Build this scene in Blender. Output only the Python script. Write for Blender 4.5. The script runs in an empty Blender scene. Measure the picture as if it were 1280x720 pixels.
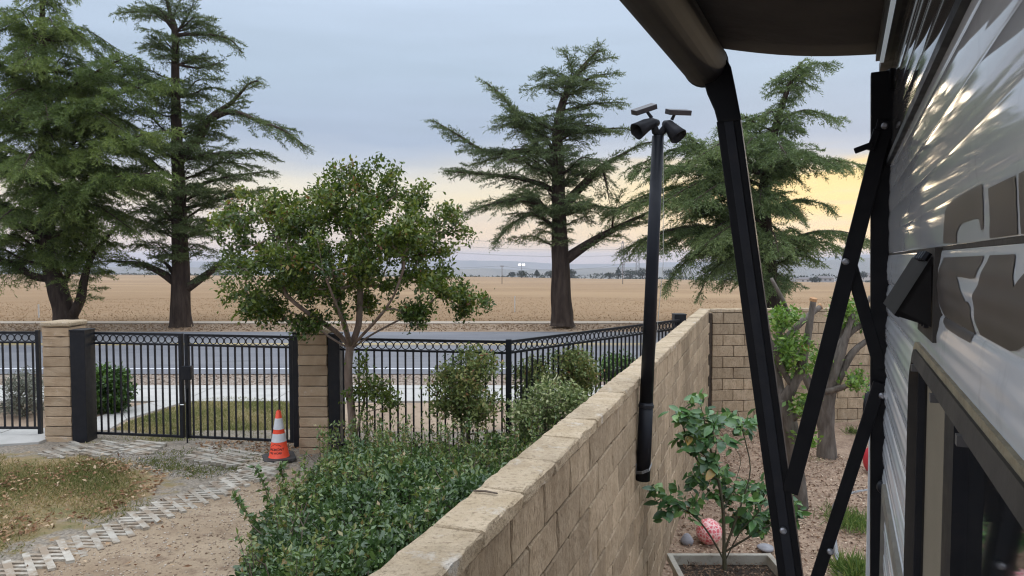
import bpy, bmesh, math, random
import numpy as np
from mathutils import Vector, Matrix, Quaternion
R = math.radians
rng = np.random.default_rng(7)
random.seed(7)
scn = bpy.context.scene
col = scn.collection

# ------------------------------------------------------------------ camera
EYE = 2.1
F = 850.0
PITCH = math.atan(36 / F)
cam_d = bpy.data.cameras.new('camera')
cam_d.sensor_width = 36
cam_d.lens = 36 * F / 1280
cam_d.clip_start = 0.02
cam_d.clip_end = 30000
cam = bpy.data.objects.new('camera', cam_d)
col.objects.link(cam)
cam.location = (0, 0, EYE)
cam.rotation_euler = (R(90) - PITCH, 0, 0)
scn.camera = cam

# ------------------------------------------------------------------ colour, sky, sun, exposure
def lin(r, g, b, k=1.0):
    f = lambda v: ((v / 255 + 0.055) / 1.055) ** 2.4 if v > 10 else v / 255 / 12.92
    return (f(r) * k, f(g) * k, f(b) * k, 1)

scn.view_settings.view_transform = 'Standard'
scn.view_settings.look = 'None'
scn.view_settings.exposure = 0.3
scn.cycles.use_denoising = True
scn.cycles.filter_width = 1.2
scn.view_settings.gamma = 1.0
SUN_AZ = R(24.5)          # to the right of straight ahead
SUN_EL = R(5)
world = bpy.data.worlds.new('World')
scn.world = world
world.use_nodes = True

def build_world():
    nt = world.node_tree
    nt.nodes.clear()
    N, L = nt.nodes, nt.links
    def n(t, **k):
        o = N.new(t)
        for a, b in k.items():
            setattr(o, a, b)
        return o
    def math_(op, a, b=None, clamp=False):
        o = n('ShaderNodeMath', operation=op, use_clamp=clamp)
        for i, v in enumerate((a, b)):
            if v is None: continue
            if isinstance(v, (int, float)): o.inputs[i].default_value = v
            else: L.new(v, o.inputs[i])
        return o.outputs[0]
    def smooth(v, a, b, c=0.0, d=1.0):
        o = n('ShaderNodeMapRange', interpolation_type='SMOOTHSTEP')
        L.new(v, o.inputs[0])
        for i, x in enumerate((a, b, c, d)): o.inputs[i + 1].default_value = x
        return o.outputs[0]
    def mix(f, a, b, bt='MIX'):
        o = n('ShaderNodeMix', data_type='RGBA', blend_type=bt)
        for i, v in ((0, f), (6, a), (7, b)):
            if isinstance(v, (int, float, tuple)): o.inputs[i].default_value = v
            else: L.new(v, o.inputs[i])
        return o.outputs[2]
    def ramp(v, stops):
        o = n('ShaderNodeValToRGB')
        cr = o.color_ramp
        while len(cr.elements) < len(stops): cr.elements.new(0.5)
        for e, (p, c) in zip(cr.elements, stops):
            e.position = p; e.color = c
        L.new(v, o.inputs[0])
        return o.outputs[0]
    tc = n('ShaderNodeTexCoord')
    d = tc.outputs['Generated']
    sep = n('ShaderNodeSeparateXYZ'); L.new(d, sep.inputs[0])
    el = math_('MULTIPLY', math_('ARCSINE', sep.outputs[2]), 57.2958)
    mp = n('ShaderNodeMapping'); mp.inputs['Scale'].default_value = (2.2, 2.2, 13)
    L.new(d, mp.inputs[0])
    nz = n('ShaderNodeTexNoise'); nz.inputs['Scale'].default_value = 1.3; nz.inputs['Detail'].default_value = 5
    nz.inputs['Roughness'].default_value = 0.55
    L.new(mp.outputs[0], nz.inputs[0])
    mp2 = n('ShaderNodeMapping'); mp2.inputs['Scale'].default_value = (3, 3, 26)
    mp2.inputs['Rotation'].default_value = (0.0, 0.10, 0.3)
    L.new(d, mp2.inputs[0])
    nz2 = n('ShaderNodeTexNoise'); nz2.inputs['Scale'].default_value = 1.6; nz2.inputs['Detail'].default_value = 6
    L.new(mp2.outputs[0], nz2.inputs[0])
    mp3 = n('ShaderNodeMapping'); mp3.inputs['Scale'].default_value = (6, 6, 60); mp3.inputs['Rotation'].default_value = (0.02, 0.06, 0.0)
    L.new(d, mp3.inputs[0])
    nz3n = n('ShaderNodeTexNoise'); nz3n.inputs['Scale'].default_value = 1.4; nz3n.inputs['Detail'].default_value = 5
    L.new(mp3.outputs[0], nz3n.inputs[0]); nz3 = nz3n.outputs[0]
    warp = math_('MULTIPLY', math_('SUBTRACT', nz.outputs[0], 0.5), 5.0)
    elw = math_('ADD', el, warp)
    t = math_('DIVIDE', elw, 40.0, True)
    warm = ramp(t, [(0.0, lin(232, 212, 202)), (0.035, lin(248, 224, 200)), (0.085, lin(234, 222, 212)),
                    (0.125, lin(246, 234, 208)), (0.150, lin(236, 230, 216)), (0.195, lin(196, 204, 216)),
                    (0.25, lin(174, 189, 211)), (0.36, lin(182, 200, 220)), (0.52, lin(194, 211, 232)), (1.0, lin(212, 219, 230))])
    cool = ramp(t, [(0.0, lin(196, 196, 206)), (0.05, lin(214, 206, 206)), (0.14, lin(186, 190, 206)),
                    (0.25, lin(160, 174, 204)), (0.5, lin(180, 194, 216)), (1.0, lin(205, 212, 224))])
    sx, sy = math.sin(SUN_AZ), math.cos(SUN_AZ)
    hx = math_('ADD', math_('MULTIPLY', sep.outputs[0], sx), math_('MULTIPLY', sep.outputs[1], sy))
    hl = math_('SQRT', math_('ADD', math_('MULTIPLY', sep.outputs[0], sep.outputs[0]), math_('MULTIPLY', sep.outputs[1], sep.outputs[1])))
    ca = math_('DIVIDE', hx, math_('ADD', hl, 1e-4))
    base = mix(smooth(ca, -0.1, 0.75), cool, warm)
    # glowing breaks in the cloud around the low sun
    az = math_('MULTIPLY', math_('ARCCOSINE', math_('MINIMUM', ca, 0.99999)), 57.2958)
    g_az = math_('MULTIPLY', smooth(az, 4, 17, 1, 0), 1.0)
    el2 = math_('ADD', el, math_('MULTIPLY', math_('SUBTRACT', nz2.outputs[0], 0.5), 7.0))
    band = math_('MULTIPLY', smooth(el2, 2.6, 4.0), smooth(el2, 6.2, 7.4, 1, 0))
    band2 = math_('MULTIPLY', math_('MULTIPLY', smooth(el2, -0.6, 0.4), smooth(el2, 1.6, 2.4, 1, 0)), 0.7)
    glow = math_('MULTIPLY', math_('MULTIPLY', math_('ADD', band, band2, True), g_az), smooth(nz3, .38, .54, .5, 1.0))
    c1 = mix(glow, base, (1.22, 0.86, 0.34, 1))
    wide = math_('MULTIPLY', smooth(az, 4, 40, 0.62, 0), math_('MULTIPLY', smooth(el, -1, 2), smooth(el2, 6.5, 9, 1, 0)))
    c2 = mix(wide, c1, lin(252, 226, 168))
    cl = math_('ADD', 0.95, math_('MULTIPLY', nz2.outputs[0], 0.18))
    c3 = mix(1.0, c2, cl, 'MULTIPLY')
    lift = smooth(el, 17, 62, 0.86, 3.1)        # an overcast sky is brightest overhead
    c4 = mix(1.0, c3, lift, 'MULTIPLY')
    bg = n('ShaderNodeBackground'); L.new(c4, bg.inputs[0]); bg.inputs[1].default_value = 1.0
    sky = n('ShaderNodeTexSky', sky_type='NISHITA', sun_disc=False)
    sky.sun_elevation = SUN_EL
    sky.sun_rotation = SUN_AZ
    bg2 = n('ShaderNodeBackground'); L.new(sky.outputs[0], bg2.inputs[0]); bg2.inputs[1].default_value = 0.05
    ms = n('ShaderNodeMixShader'); ms.inputs[0].default_value = 0.94
    L.new(bg2.outputs[0], ms.inputs[1]); L.new(bg.outputs[0], ms.inputs[2])
    out = n('ShaderNodeOutputWorld'); L.new(ms.outputs[0], out.inputs[0])
build_world()

sun_d = bpy.data.lights.new('sun', 'SUN')
sun_d.energy = 0.5
sun_d.angle = R(17)
sun_d.color = (1.0, 0.80, 0.55)
sun = bpy.data.objects.new('sun', sun_d)
col.objects.link(sun)
sdir = Vector((math.sin(SUN_AZ) * math.cos(SUN_EL), math.cos(SUN_AZ) * math.cos(SUN_EL), math.sin(SUN_EL)))
sun.rotation_euler = sdir.to_track_quat('Z', 'Y').to_euler()

# ------------------------------------------------------------------ measuring helpers
CP, SP = math.cos(PITCH), math.sin(PITCH)
def ray(px, py):
    r, u = (px - 640) / F, (360 - py) / F
    return Vector((r, CP + SP * u, -SP + CP * u))
def P(px, py, Y):
    d = ray(px, py)
    return Vector((0, 0, EYE)) + d * (Y / d.y)
def PG(px, py, z=0.0):
    d = ray(px, py)
    return Vector((0, 0, EYE)) + d * ((z - EYE) / d.z)
def PP(px, py, p0, nrm):
    d = ray(px, py); o = Vector((0, 0, EYE))
    return o + d * ((p0 - o).dot(nrm) / d.dot(nrm))

# ------------------------------------------------------------------ object helpers
W = {}
def tag(o, label=None, cat=None, group=None, kind=None):
    if label: o['label'] = label
    if cat: o['category'] = cat
    if group: o['group'] = group
    if kind: o['kind'] = kind
    return o
def thing(name, loc, label, cat, group=None):
    o = bpy.data.objects.new(name, None)
    o.empty_display_size = 0.2
    col.objects.link(o)
    o.location = loc
    W[o.name] = Vector(loc)
    return tag(o, label, cat, group)
def link(name, me, parent=None, loc=(0, 0, 0), rot=None):
    o = bpy.data.objects.new(name, me)
    col.objects.link(o)
    loc = Vector(loc)
    W[o.name] = loc.copy()
    if parent is not None:
        o.parent = parent
        loc = loc - W[parent.name]
    o.location = loc
    if rot is not None:
        o.rotation_mode = 'QUATERNION'
        o.rotation_quaternion = rot
    return o

class MB:
    def __init__(s):
        s.v, s.f, s.m = [], [], []
        s.mi = 0
    def poly(s, pts):
        b = len(s.v)
        s.v += [tuple(p) for p in pts]
        s.f.append(tuple(range(b, b + len(pts)))); s.m.append(s.mi)
    def hexa(s, p):            # 8 points: 4 bottom ccw, 4 top ccw
        b = len(s.v)
        s.v += [tuple(q) for q in p]
        for f in ((3, 2, 1, 0), (4, 5, 6, 7), (0, 1, 5, 4), (1, 2, 6, 5), (2, 3, 7, 6), (3, 0, 4, 7)):
            s.f.append(tuple(b + i for i in f)); s.m.append(s.mi)
    def box(s, c, size, ax=None):
        c = Vector(c)
        X, Y, Z = ax if ax else (Vector((1, 0, 0)), Vector((0, 1, 0)), Vector((0, 0, 1)))
        hx, hy, hz = size[0] / 2, size[1] / 2, size[2] / 2
        s.hexa([c + X * a * hx + Y * b * hy + Z * d * hz for d in (-1, 1) for a, b in ((-1, -1), (1, -1), (1, 1), (-1, 1))])
    def bar(s, p0, p1, w, h, up=(0, 0, 1)):
        p0, p1 = Vector(p0), Vector(p1)
        Y = (p1 - p0).normalized()
        X = Y.cross(Vector(up))
        if X.length < 1e-4: X = Y.cross(Vector((0, 1, 0)))
        X.normalize(); Z = X.cross(Y)
        s.box((p0 + p1) / 2, (w, (p1 - p0).length, h), (X, Y, Z))
    def tube(s, pts, rad, n=8, cap=True, ripple=None):
        pts = [Vector(p) for p in pts]
        if isinstance(rad, (int, float)): rad = [rad] * len(pts)
        b = len(s.v)
        ref = None
        for i, p in enumerate(pts):
            a = pts[max(i - 1, 0)]; c = pts[min(i + 1, len(pts) - 1)]
            T = (c - a).normalized()
            if ref is None:
                ref = T.cross(Vector((0.31, 0.2, 0.93)))
                if ref.length < 1e-3: ref = T.cross(Vector((1, 0, 0)))
            ref = (ref - T * ref.dot(T)).normalized()
            B = T.cross(ref)
            for k in range(n):
                q = 2 * math.pi * k / n
                rr = rad[i] * (ripple(i, k) if ripple else 1)
                s.v.append(tuple(p + (ref * math.cos(q) + B * math.sin(q)) * rr))
        for i in range(len(pts) - 1):
            for k in range(n):
                s.f.append((b + i * n + k, b + i * n + (k + 1) % n, b + (i + 1) * n + (k + 1) % n, b + (i + 1) * n + k)); s.m.append(s.mi)
        if cap:
            s.f.append(tuple(b + k for k in reversed(range(n)))); s.m.append(s.mi)
            e = b + (len(pts) - 1) * n
            s.f.append(tuple(e + k for k in range(n))); s.m.append(s.mi)
    def prism(s, outline, z0, z1):
        n = len(outline); b = len(s.v)
        s.v += [(p[0], p[1], z0) for p in outline] + [(p[0], p[1], z1) for p in outline]
        s.f.append(tuple(b + n + i for i in range(n))); s.m.append(s.mi)
        s.f.append(tuple(b + i for i in reversed(range(n)))); s.m.append(s.mi)
        for i in range(n):
            j = (i + 1) % n
            s.f.append((b + i, b + j, b + n + j, b + n + i)); s.m.append(s.mi)
    def mesh(s, name, mat, off=Vector((0, 0, 0)), smooth=False):
        me = bpy.data.meshes.new(name)
        me.from_pydata([(x - off[0], y - off[1], z - off[2]) for x, y, z in s.v], [], s.f)
        mats = mat if isinstance(mat, (list, tuple)) else [mat]
        for m_ in mats: me.materials.append(m_)
        me.polygons.foreach_set('material_index', s.m)
        if smooth: me.polygons.foreach_set('use_smooth', [True] * len(s.f))
        me.update()
        return me
    def build(s, name, mat, parent=None, smooth=False, origin=None, bevel=0):
        if origin is None:
            a = np.array(s.v); origin = Vector(((a[:, 0].min() + a[:, 0].max()) / 2, (a[:, 1].min() + a[:, 1].max()) / 2, a[:, 2].min()))
        me = s.mesh(name, mat, origin, smooth)
        if bevel:
            bm = bmesh.new(); bm.from_mesh(me)
            bmesh.ops.remove_doubles(bm, verts=bm.verts, dist=1e-5)
            bmesh.ops.bevel(bm, geom=[e for e in bm.edges if len(e.link_faces) == 2 and e.calc_face_angle(0) > 0.6], offset=bevel, segments=2, affect='EDGES', profile=0.6)
            bm.to_mesh(me); bm.free()
        return link(name, me, parent, origin)

def np_mesh(name, V, Fc, mat, tone=None, parent=None, origin=(0, 0, 0), smooth=False):
    """V (n,3) array, Fc (m,k) array, all faces k-sided; tone = per-vertex float"""
    origin = np.array(origin, dtype=float)
    me = bpy.data.meshes.new(name)
    nv, (nf, k) = len(V), Fc.shape
    me.vertices.add(nv); me.loops.add(nf * k); me.polygons.add(nf)
    me.vertices.foreach_set('co', (V - origin).astype(np.float32).ravel())
    me.loops.foreach_set('vertex_index', Fc.astype(np.int32).ravel())
    me.polygons.foreach_set('loop_start', np.arange(0, nf * k, k, dtype=np.int32))
    me.polygons.foreach_set('loop_total', np.full(nf, k, dtype=np.int32))
    if smooth: me.polygons.foreach_set('use_smooth', np.ones(nf, dtype=bool))
    me.materials.append(mat)
    me.update(calc_edges=True)
    if tone is not None:
        at = me.attributes.new('tone', 'FLOAT', 'POINT')
        at.data.foreach_set('value', tone.astype(np.float32))
    return link(name, me, parent, origin)

def unit(a):
    return a / (np.linalg.norm(a, axis=1, keepdims=True) + 1e-9)
def leaf_arrays(Pb, D, Nn, Lg, Wd, fold=0.25, shape='kite'):
    D = unit(D); S = unit(np.cross(D, Nn)); Nn = np.cross(S, D)
    Lg = Lg[:, None]; Wd = Wd[:, None]
    n = len(Pb)
    if shape == 'kite':
        v0 = Pb; v1 = Pb + D * Lg * .42 + S * Wd * .5 + Nn * Wd * fold; v2 = Pb + D * Lg; v3 = Pb + D * Lg * .42 - S * Wd * .5 + Nn * Wd * fold
        V = np.stack([v0, v1, v2, v3], 1).reshape(-1, 3)
        b = np.arange(n)[:, None] * 4
        Fc = np.concatenate([b + np.array([[0, 1, 2]]), b + np.array([[0, 2, 3]])])
        return V, Fc, 4
    if shape == 'oval':
        up = Nn * Wd * fold
        v = [Pb, Pb + D * Lg * .28 + S * Wd * .42 + up, Pb + D * Lg * .68 + S * Wd * .42 + up, Pb + D * Lg - Nn * Lg * .08,
             Pb + D * Lg * .68 - S * Wd * .42 + up, Pb + D * Lg * .28 - S * Wd * .42 + up]
        V = np.stack(v, 1).reshape(-1, 3)
        b = np.arange(n)[:, None] * 6
        Fc = np.concatenate([b + np.array([[0, 1, 2]]), b + np.array([[0, 2, 3]]), b + np.array([[0, 3, 4]]), b + np.array([[0, 4, 5]])])
        return V, Fc, 6
    v0 = Pb - S * Wd * .5; v1 = Pb + S * Wd * .5; v2 = Pb + D * Lg
    V = np.stack([v0, v1, v2], 1).reshape(-1, 3)
    return V, np.arange(n * 3).reshape(n, 3), 3
def leaves(name, Pb, D, Nn, Lg, Wd, mat, tone, parent=None, origin=(0, 0, 0), fold=0.25, shape='kite'):
    V, Fc, k = leaf_arrays(Pb, D, Nn, Lg, Wd, fold, shape)
    return np_mesh(name, V, Fc, mat, np.repeat(tone, k), parent, origin)
def rdir(n, zb=0.0):
    d = rng.normal(size=(n, 3)); d[:, 2] += zb
    return unit(d)

# ------------------------------------------------------------------ materials
def nodes_of(name):
    m = bpy.data.materials.new(name); m.use_nodes = True
    nt = m.node_tree
    return m, nt, nt.nodes, nt.links, nt.nodes['Principled BSDF']
def sock(L, s, v):
    if isinstance(v, (int, float, tuple)): s.default_value = v
    else: L.new(v, s)
def mixc(N, L, f, a, b, bt='MIX'):
    o = N.new('ShaderNodeMix'); o.data_type = 'RGBA'; o.blend_type = bt
    sock(L, o.inputs[0], f); sock(L, o.inputs[6], a); sock(L, o.inputs[7], b)
    return o.outputs[2]
def noise(N, L, scale, stretch=(1, 1, 1), detail=5, rough=.55, lo=.35, hi=.65, vec=None):
    if vec is None:
        g = N.new('ShaderNodeNewGeometry'); vec = g.outputs['Position']
    mp = N.new('ShaderNodeMapping'); mp.inputs['Scale'].default_value = stretch
    L.new(vec, mp.inputs[0])
    nz = N.new('ShaderNodeTexNoise'); nz.inputs['Scale'].default_value = scale; nz.inputs['Detail'].default_value = detail
    nz.inputs['Roughness'].default_value = rough
    L.new(mp.outputs[0], nz.inputs[0])
    mr = N.new('ShaderNodeMapRange'); L.new(nz.outputs[0], mr.inputs[0])
    mr.inputs[1].default_value = lo; mr.inputs[2].default_value = hi
    return mr.outputs[0], nz.outputs[0]
def c4(c): return (c[0], c[1], c[2], 1)
def mk(name, c1, c2=None, scale=5, rough=.8, bump=0, bscale=60, bstretch=(1, 1, 1), stretch=(1, 1, 1), metal=0, coat=0, rnd=0,
       c3=None, scale3=30, lo3=.5, hi3=.7, lo=.35, hi=.65, spec=.5, bdist=.01, detail=5, rough2=None):
    m, nt, N, L, b = nodes_of(name)
    colr = c4(c1)
    f = None
    if c2 is not None:
        f, _ = noise(N, L, scale, stretch, detail, lo=lo, hi=hi)
        colr = mixc(N, L, f, c4(c1), c4(c2))
    if c3 is not None:
        f3, _ = noise(N, L, scale3, stretch, 6, .65, lo3, hi3)
        colr = mixc(N, L, f3, colr, c4(c3))
    if rnd:
        oi = N.new('ShaderNodeObjectInfo')
        hs = N.new('ShaderNodeHueSaturation')
        mr = N.new('ShaderNodeMapRange'); L.new(oi.outputs['Random'], mr.inputs[0])
        mr.inputs[3].default_value = 1 - rnd; mr.inputs[4].default_value = 1 + rnd
        L.new(mr.outputs[0], hs.inputs['Value']); sock(L, hs.inputs['Color'], colr)
        colr = hs.outputs[0]
    sock(L, b.inputs['Base Color'], colr)
    b.inputs['Roughness'].default_value = rough
    if rough2 is not None:
        fr, _ = noise(N, L, scale * 1.7, stretch, 4)
        mr = N.new('ShaderNodeMapRange'); L.new(fr, mr.inputs[0]); mr.inputs[3].default_value = rough; mr.inputs[4].default_value = rough2
        L.new(mr.outputs[0], b.inputs['Roughness'])
    b.inputs['Metallic'].default_value = metal
    b.inputs['Specular IOR Level'].default_value = spec
    if coat:
        b.inputs['Coat Weight'].default_value = coat; b.inputs['Coat Roughness'].default_value = .05
    if bump:
        _, raw = noise(N, L, bscale, bstretch, 6, .6)
        bp = N.new('ShaderNodeBump'); bp.inputs['Strength'].default_value = bump; bp.inputs['Distance'].default_value = bdist
        L.new(raw, bp.inputs['Height']); L.new(bp.outputs[0], b.inputs['Normal'])
    return m
def leafmat(name, stops, rough=.5, trans=.25, spec=.4):
    """per-leaf tone picks a colour from the stops"""
    m, nt, N, L, b = nodes_of(name)
    at = N.new('ShaderNodeAttribute'); at.attribute_name = 'tone'
    cr = N.new('ShaderNodeValToRGB')
    while len(cr.color_ramp.elements) < len(stops): cr.color_ramp.elements.new(.5)
    for e, (p, c) in zip(cr.color_ramp.elements, stops):
        e.position = p; e.color = c4(c)
    L.new(at.outputs['Fac'], cr.inputs[0])
    L.new(cr.outputs[0], b.inputs['Base Color'])
    b.inputs['Roughness'].default_value = rough
    b.inputs['Specular IOR Level'].default_value = spec
    if trans:
        tr = N.new('ShaderNodeBsdfTranslucent')
        hs = N.new('ShaderNodeHueSaturation'); hs.inputs['Value'].default_value = 1.3; hs.inputs['Saturation'].default_value = 1.1
        L.new(cr.outputs[0], hs.inputs['Color']); L.new(hs.outputs[0], tr.inputs[0])
        ms = N.new('ShaderNodeMixShader'); ms.inputs[0].default_value = trans
        L.new(b.outputs[0], ms.inputs[1]); L.new(tr.outputs[0], ms.inputs[2])
        L.new(ms.outputs[0], N['Material Output'].inputs[0])
    return m

M = {}
M['black'] = mk('black_paint', (.008, .009, .012), (.012, .013, .017), scale=9, rough=.42, spec=.3, rough2=.58)
M['block'] = mk('tan_block', (.43, .325, .212), (.54, .42, .285), scale=9, rough=.93, bump=.9, bscale=75, bstretch=(1.6, 1.6, .45), rnd=.19, stretch=(1.4, 1.4, .6),
                c3=(.25, .185, .115), scale3=42, lo3=.50, hi3=.72, bdist=.02, spec=.2)
M['cap'] = mk('tan_cap_block', (.46, .355, .23), (.57, .455, .315), scale=8, rough=.95, bump=.9, bscale=70, rnd=.10,
              c3=(.22, .165, .105), scale3=48, lo3=.52, hi3=.74, bdist=.02, spec=.2)
def stain(m, colr, scale, lo, hi, amt, stretch=(1, 1, 1)):
    nt = m.node_tree; N, L = nt.nodes, nt.links; b = N['Principled BSDF']
    src = b.inputs['Base Color'].links[0].from_socket
    f, _ = noise(N, L, scale, stretch, 7, .68, lo, hi)
    mu = N.new('ShaderNodeMath'); mu.operation = 'MULTIPLY'; L.new(f, mu.inputs[0]); mu.inputs[1].default_value = amt; mu.use_clamp = True
    L.new(mixc(N, L, mu.outputs[0], src, c4(colr)), b.inputs['Base Color'])
M['mortar'] = mk('mortar', (.055, .042, .030), (.10, .075, .053), scale=20, rough=.95, bump=.4)
M['pillar_block'] = mk('pillar_block', (.40, .285, .18), (.50, .375, .25), scale=6, rough=.93, bump=.6, bscale=60, rnd=.14,
                       c3=(.58, .50, .41), scale3=11, lo3=.62, hi3=.8, bdist=.012, spec=.2)
M['concrete'] = mk('concrete', (.40, .385, .35), (.48, .46, .42), scale=3, rough=.9, bump=.3, bscale=80, c3=(.38, .36, .32), scale3=12, lo3=.6, hi3=.85)
M['paver'] = mk('paver_concrete', (.37, .335, .275), (.46, .42, .35), scale=8, rough=.92, bump=.5, bscale=90, rnd=.14, c3=(.26, .20, .14), scale3=7, lo3=.44, hi3=.60)
M['asphalt'] = mk('asphalt', (.135, .137, .150), (.165, .167, .180), scale=1.3, rough=.85, bump=.3, bscale=160, stretch=(.15, 1, 1), c3=(.11, .11, .12), scale3=5, lo3=.6, hi3=.8)
M['white_line'] = mk('white_line_paint', (.72, .72, .72), (.5, .5, .5), scale=20, rough=.7)
M['yellow_line'] = mk('yellow_line_paint', (.55, .40, .12), (.42, .32, .14), scale=20, rough=.7)
M['bark'] = mk('cedar_bark', (.045, .032, .025), (.085, .062, .048), scale=9, rough=.95, bump=1, bscale=16, stretch=(1, 1, .2), bstretch=(1, 1, .18), bdist=.05, spec=.2)
M['bark_pale'] = mk('smooth_bark', (.17, .115, .085), (.28, .21, .165), scale=14, rough=.85, bump=.5, bscale=30, stretch=(1, 1, .3), c3=(.15, .10, .07), scale3=18)
M['bark_grey'] = mk('grey_bark', (.085, .068, .054), (.17, .145, .12), scale=16, rough=.92, bump=1, bscale=26, stretch=(1, 1, .25), bstretch=(1, 1, .25), bdist=.02)
M['cut_wood'] = mk('cut_wood', (.50, .27, .12), (.38, .2, .09), scale=40, rough=.8)
M['soil'] = mk('parkway_soil', (.30, .215, .145), (.40, .30, .21), scale=1.4, rough=.95, bump=.7, bscale=30, c3=(.20, .14, .095), scale3=7, lo3=.52, hi3=.75, bdist=.03)
M['rock_strip'] = mk('rocky_strip', (.34, .27, .21), (.22, .165, .125), scale=7, rough=.95, bump=1, bscale=20, c3=(.45, .38, .31), scale3=18, bdist=.05)
M['wood_dark'] = mk('twig_wood', (.10, .075, .055), (.15, .115, .085), scale=20, rough=.9)

stain(M['cap'], (.70, .66, .59), 5.0, .60, .72, .75)
stain(M['cap'], (.20, .15, .10), 2.2, .52, .75, .6)
stain(M['block'], (.20, .145, .09), 1.6, .48, .75, .65, (1, 1, .5))
stain(M['block'], (.62, .55, .45), 4.0, .62, .75, .5, (1, 1, .35))
stain(M['black'], (.035, .032, .028), 14, .52, .8, .5)
stain(M['asphalt'], (.20, .198, .20), .9, .45, .62, .6, (.05, 1, 1))
stain(M['asphalt'], (.085, .085, .092), 1.1, .58, .66, .6, (.3, 1, 1))

# ------------------------------------------------------------------ the setting: ground, road, field, hills
WALL_T = 0.365                                    # the block wall runs along X = 0.365 Y - 0.885 (its yard face)
def wall_x(Y): return WALL_T * Y - 0.885
YARD_Z = -0.90                                    # level of the gravel yard beside the trailer
BK0 = Vector((wall_x(12.1), 12.1, 0)); BKD = Vector((.9942, .1075, 0))

def inside(pts, poly):
    x, y = pts[:, 0], pts[:, 1]
    c = np.zeros(len(pts), bool); n = len(poly); j = n - 1
    for i in range(n):
        xi, yi = poly[i][0], poly[i][1]; xj, yj = poly[j][0], poly[j][1]
        c ^= ((yi > y) != (yj > y)) & (x < (xj - xi) * (y - yi) / (yj - yi + 1e-12) + xi)
        j = i
    return c
def dist_poly(pts, poly):
    d = np.full(len(pts), 1e9)
    for i in range(len(poly)):
        a = np.array(poly[i][:2]); b = np.array(poly[(i + 1) % len(poly)][:2])
        ab = b - a; t = np.clip(((pts - a) @ ab) / (ab @ ab + 1e-12), 0, 1)
        d = np.minimum(d, np.linalg.norm(pts - a - t[:, None] * ab, axis=1))
    s = inside(pts, poly)
    return np.where(s, d, -d)
def G(pxs, z=0.0): return [PG(x, y, z) for x, y in pxs]
def sstep(v, a, b):
    t = np.clip((v - a) / (b - a), 0, 1); return t * t * (3 - 2 * t)

LAWN = G([(-60, 582), (0, 574), (60, 570), (115, 571), (160, 583), (205, 598), (196, 615), (130, 640), (80, 660), (30, 676), (-60, 700)])
def yard_bump(X, Y):
    return .012 * np.sin(X * 2.1 + 1) * np.sin(Y * 1.7) + .008 * np.sin(X * 5.3 + Y * 4.1)

def grid(x0f, x1f, ys, nx):
    V = []
    for y in ys:
        a, b = x0f(y), x1f(y)
        V.append(np.stack([np.linspace(a, b, nx), np.full(nx, y)], 1))
    V = np.concatenate(V)
    i = np.arange(len(ys) - 1)[:, None] * nx + np.arange(nx - 1)[None, :]
    Fc = np.stack([i, i + 1, i + 1 + nx, i + nx], 2).reshape(-1, 4)
    return V, Fc

def yard_mat():
    m, nt, N, L, b = nodes_of('yard_ground')
    fd, _ = noise(N, L, 1.3, detail=6)
    dirt = mixc(N, L, fd, (.31, .225, .145, 1), (.43, .33, .225, 1))
    fd2, _ = noise(N, L, 5, detail=8, rough=.72, lo=.50, hi=.66)
    dirt = mixc(N, L, fd2, dirt, (.235, .165, .11, 1))
    fg, _ = noise(N, L, 45, detail=3)
    grav = mixc(N, L, fg, (.185, .155, .12, 1), (.36, .31, .245, 1))
    fl, _ = noise(N, L, 3.5, detail=6, lo=.4, hi=.62)
    turf = mixc(N, L, fl, (.33, .235, .13, 1), (.19, .165, .075, 1))
    _, nb = noise(N, L, 6, detail=6)
    def mask(name, lo, hi):
        at = N.new('ShaderNodeAttribute'); at.attribute_name = name
        ad = N.new('ShaderNodeMath'); ad.operation = 'ADD'; L.new(at.outputs['Fac'], ad.inputs[0])
        sc = N.new('ShaderNodeMath'); sc.operation = 'MULTIPLY_ADD'; L.new(nb, sc.inputs[0]); sc.inputs[1].default_value = 2.2; sc.inputs[2].default_value = -1.1
        L.new(sc.outputs[0], ad.inputs[1])
        mr = N.new('ShaderNodeMapRange'); L.new(ad.outputs[0], mr.inputs[0]); mr.inputs[1].default_value = lo; mr.inputs[2].default_value = hi
        return mr.outputs[0]
    c = mixc(N, L, mask('gravel', .3, .7), dirt, grav)
    c = mixc(N, L, mask('grass', .35, .65), c, turf)
    L.new(c, b.inputs['Base Color']); b.inputs['Roughness'].default_value = .95; b.inputs['Specular IOR Level'].default_value = .2
    _, raw = noise(N, L, 26, detail=8, rough=.7)
    bp = N.new('ShaderNodeBump'); bp.inputs['Strength'].default_value = .9; bp.inputs['Distance'].default_value = .03
    L.new(raw, bp.inputs['Height']); L.new(bp.outputs[0], b.inputs['Normal'])
    return m

def yard():
    ys = np.arange(-2.0, 8.31, .09)
    V, Fc = grid(lambda y: -14.0, lambda y: wall_x(max(y, .2)) - .09, ys, 170)
    z = yard_bump(V[:, 0], V[:, 1])
    X, Y = V[:, 0], V[:, 1]
    lawn = sstep(dist_poly(V, LAWN), -.50, .40)
    drive = G([(330, 585), (350, 605), (330, 640), (300, 720), (30, 725), (100, 690), (185, 650), (250, 625), (310, 600)])
    dd = dist_poly(V, drive)
    grav = .85 * (1 - sstep(dd, -.45, .15))
    grav = np.where(Y < 4.2, grav * .3, grav)
    o = np_mesh('yard_ground', np.column_stack([X, Y, z]), Fc, yard_mat(), None)
    me = o.data
    for nm, a in (('grass', lawn), ('gravel', grav)):
        at = me.attributes.new(nm, 'FLOAT', 'POINT'); at.data.foreach_set('value', a.astype(np.float32))
    me.polygons.foreach_set('use_smooth', np.ones(len(Fc), bool))
    tag(o, kind='structure')
yard()

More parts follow.
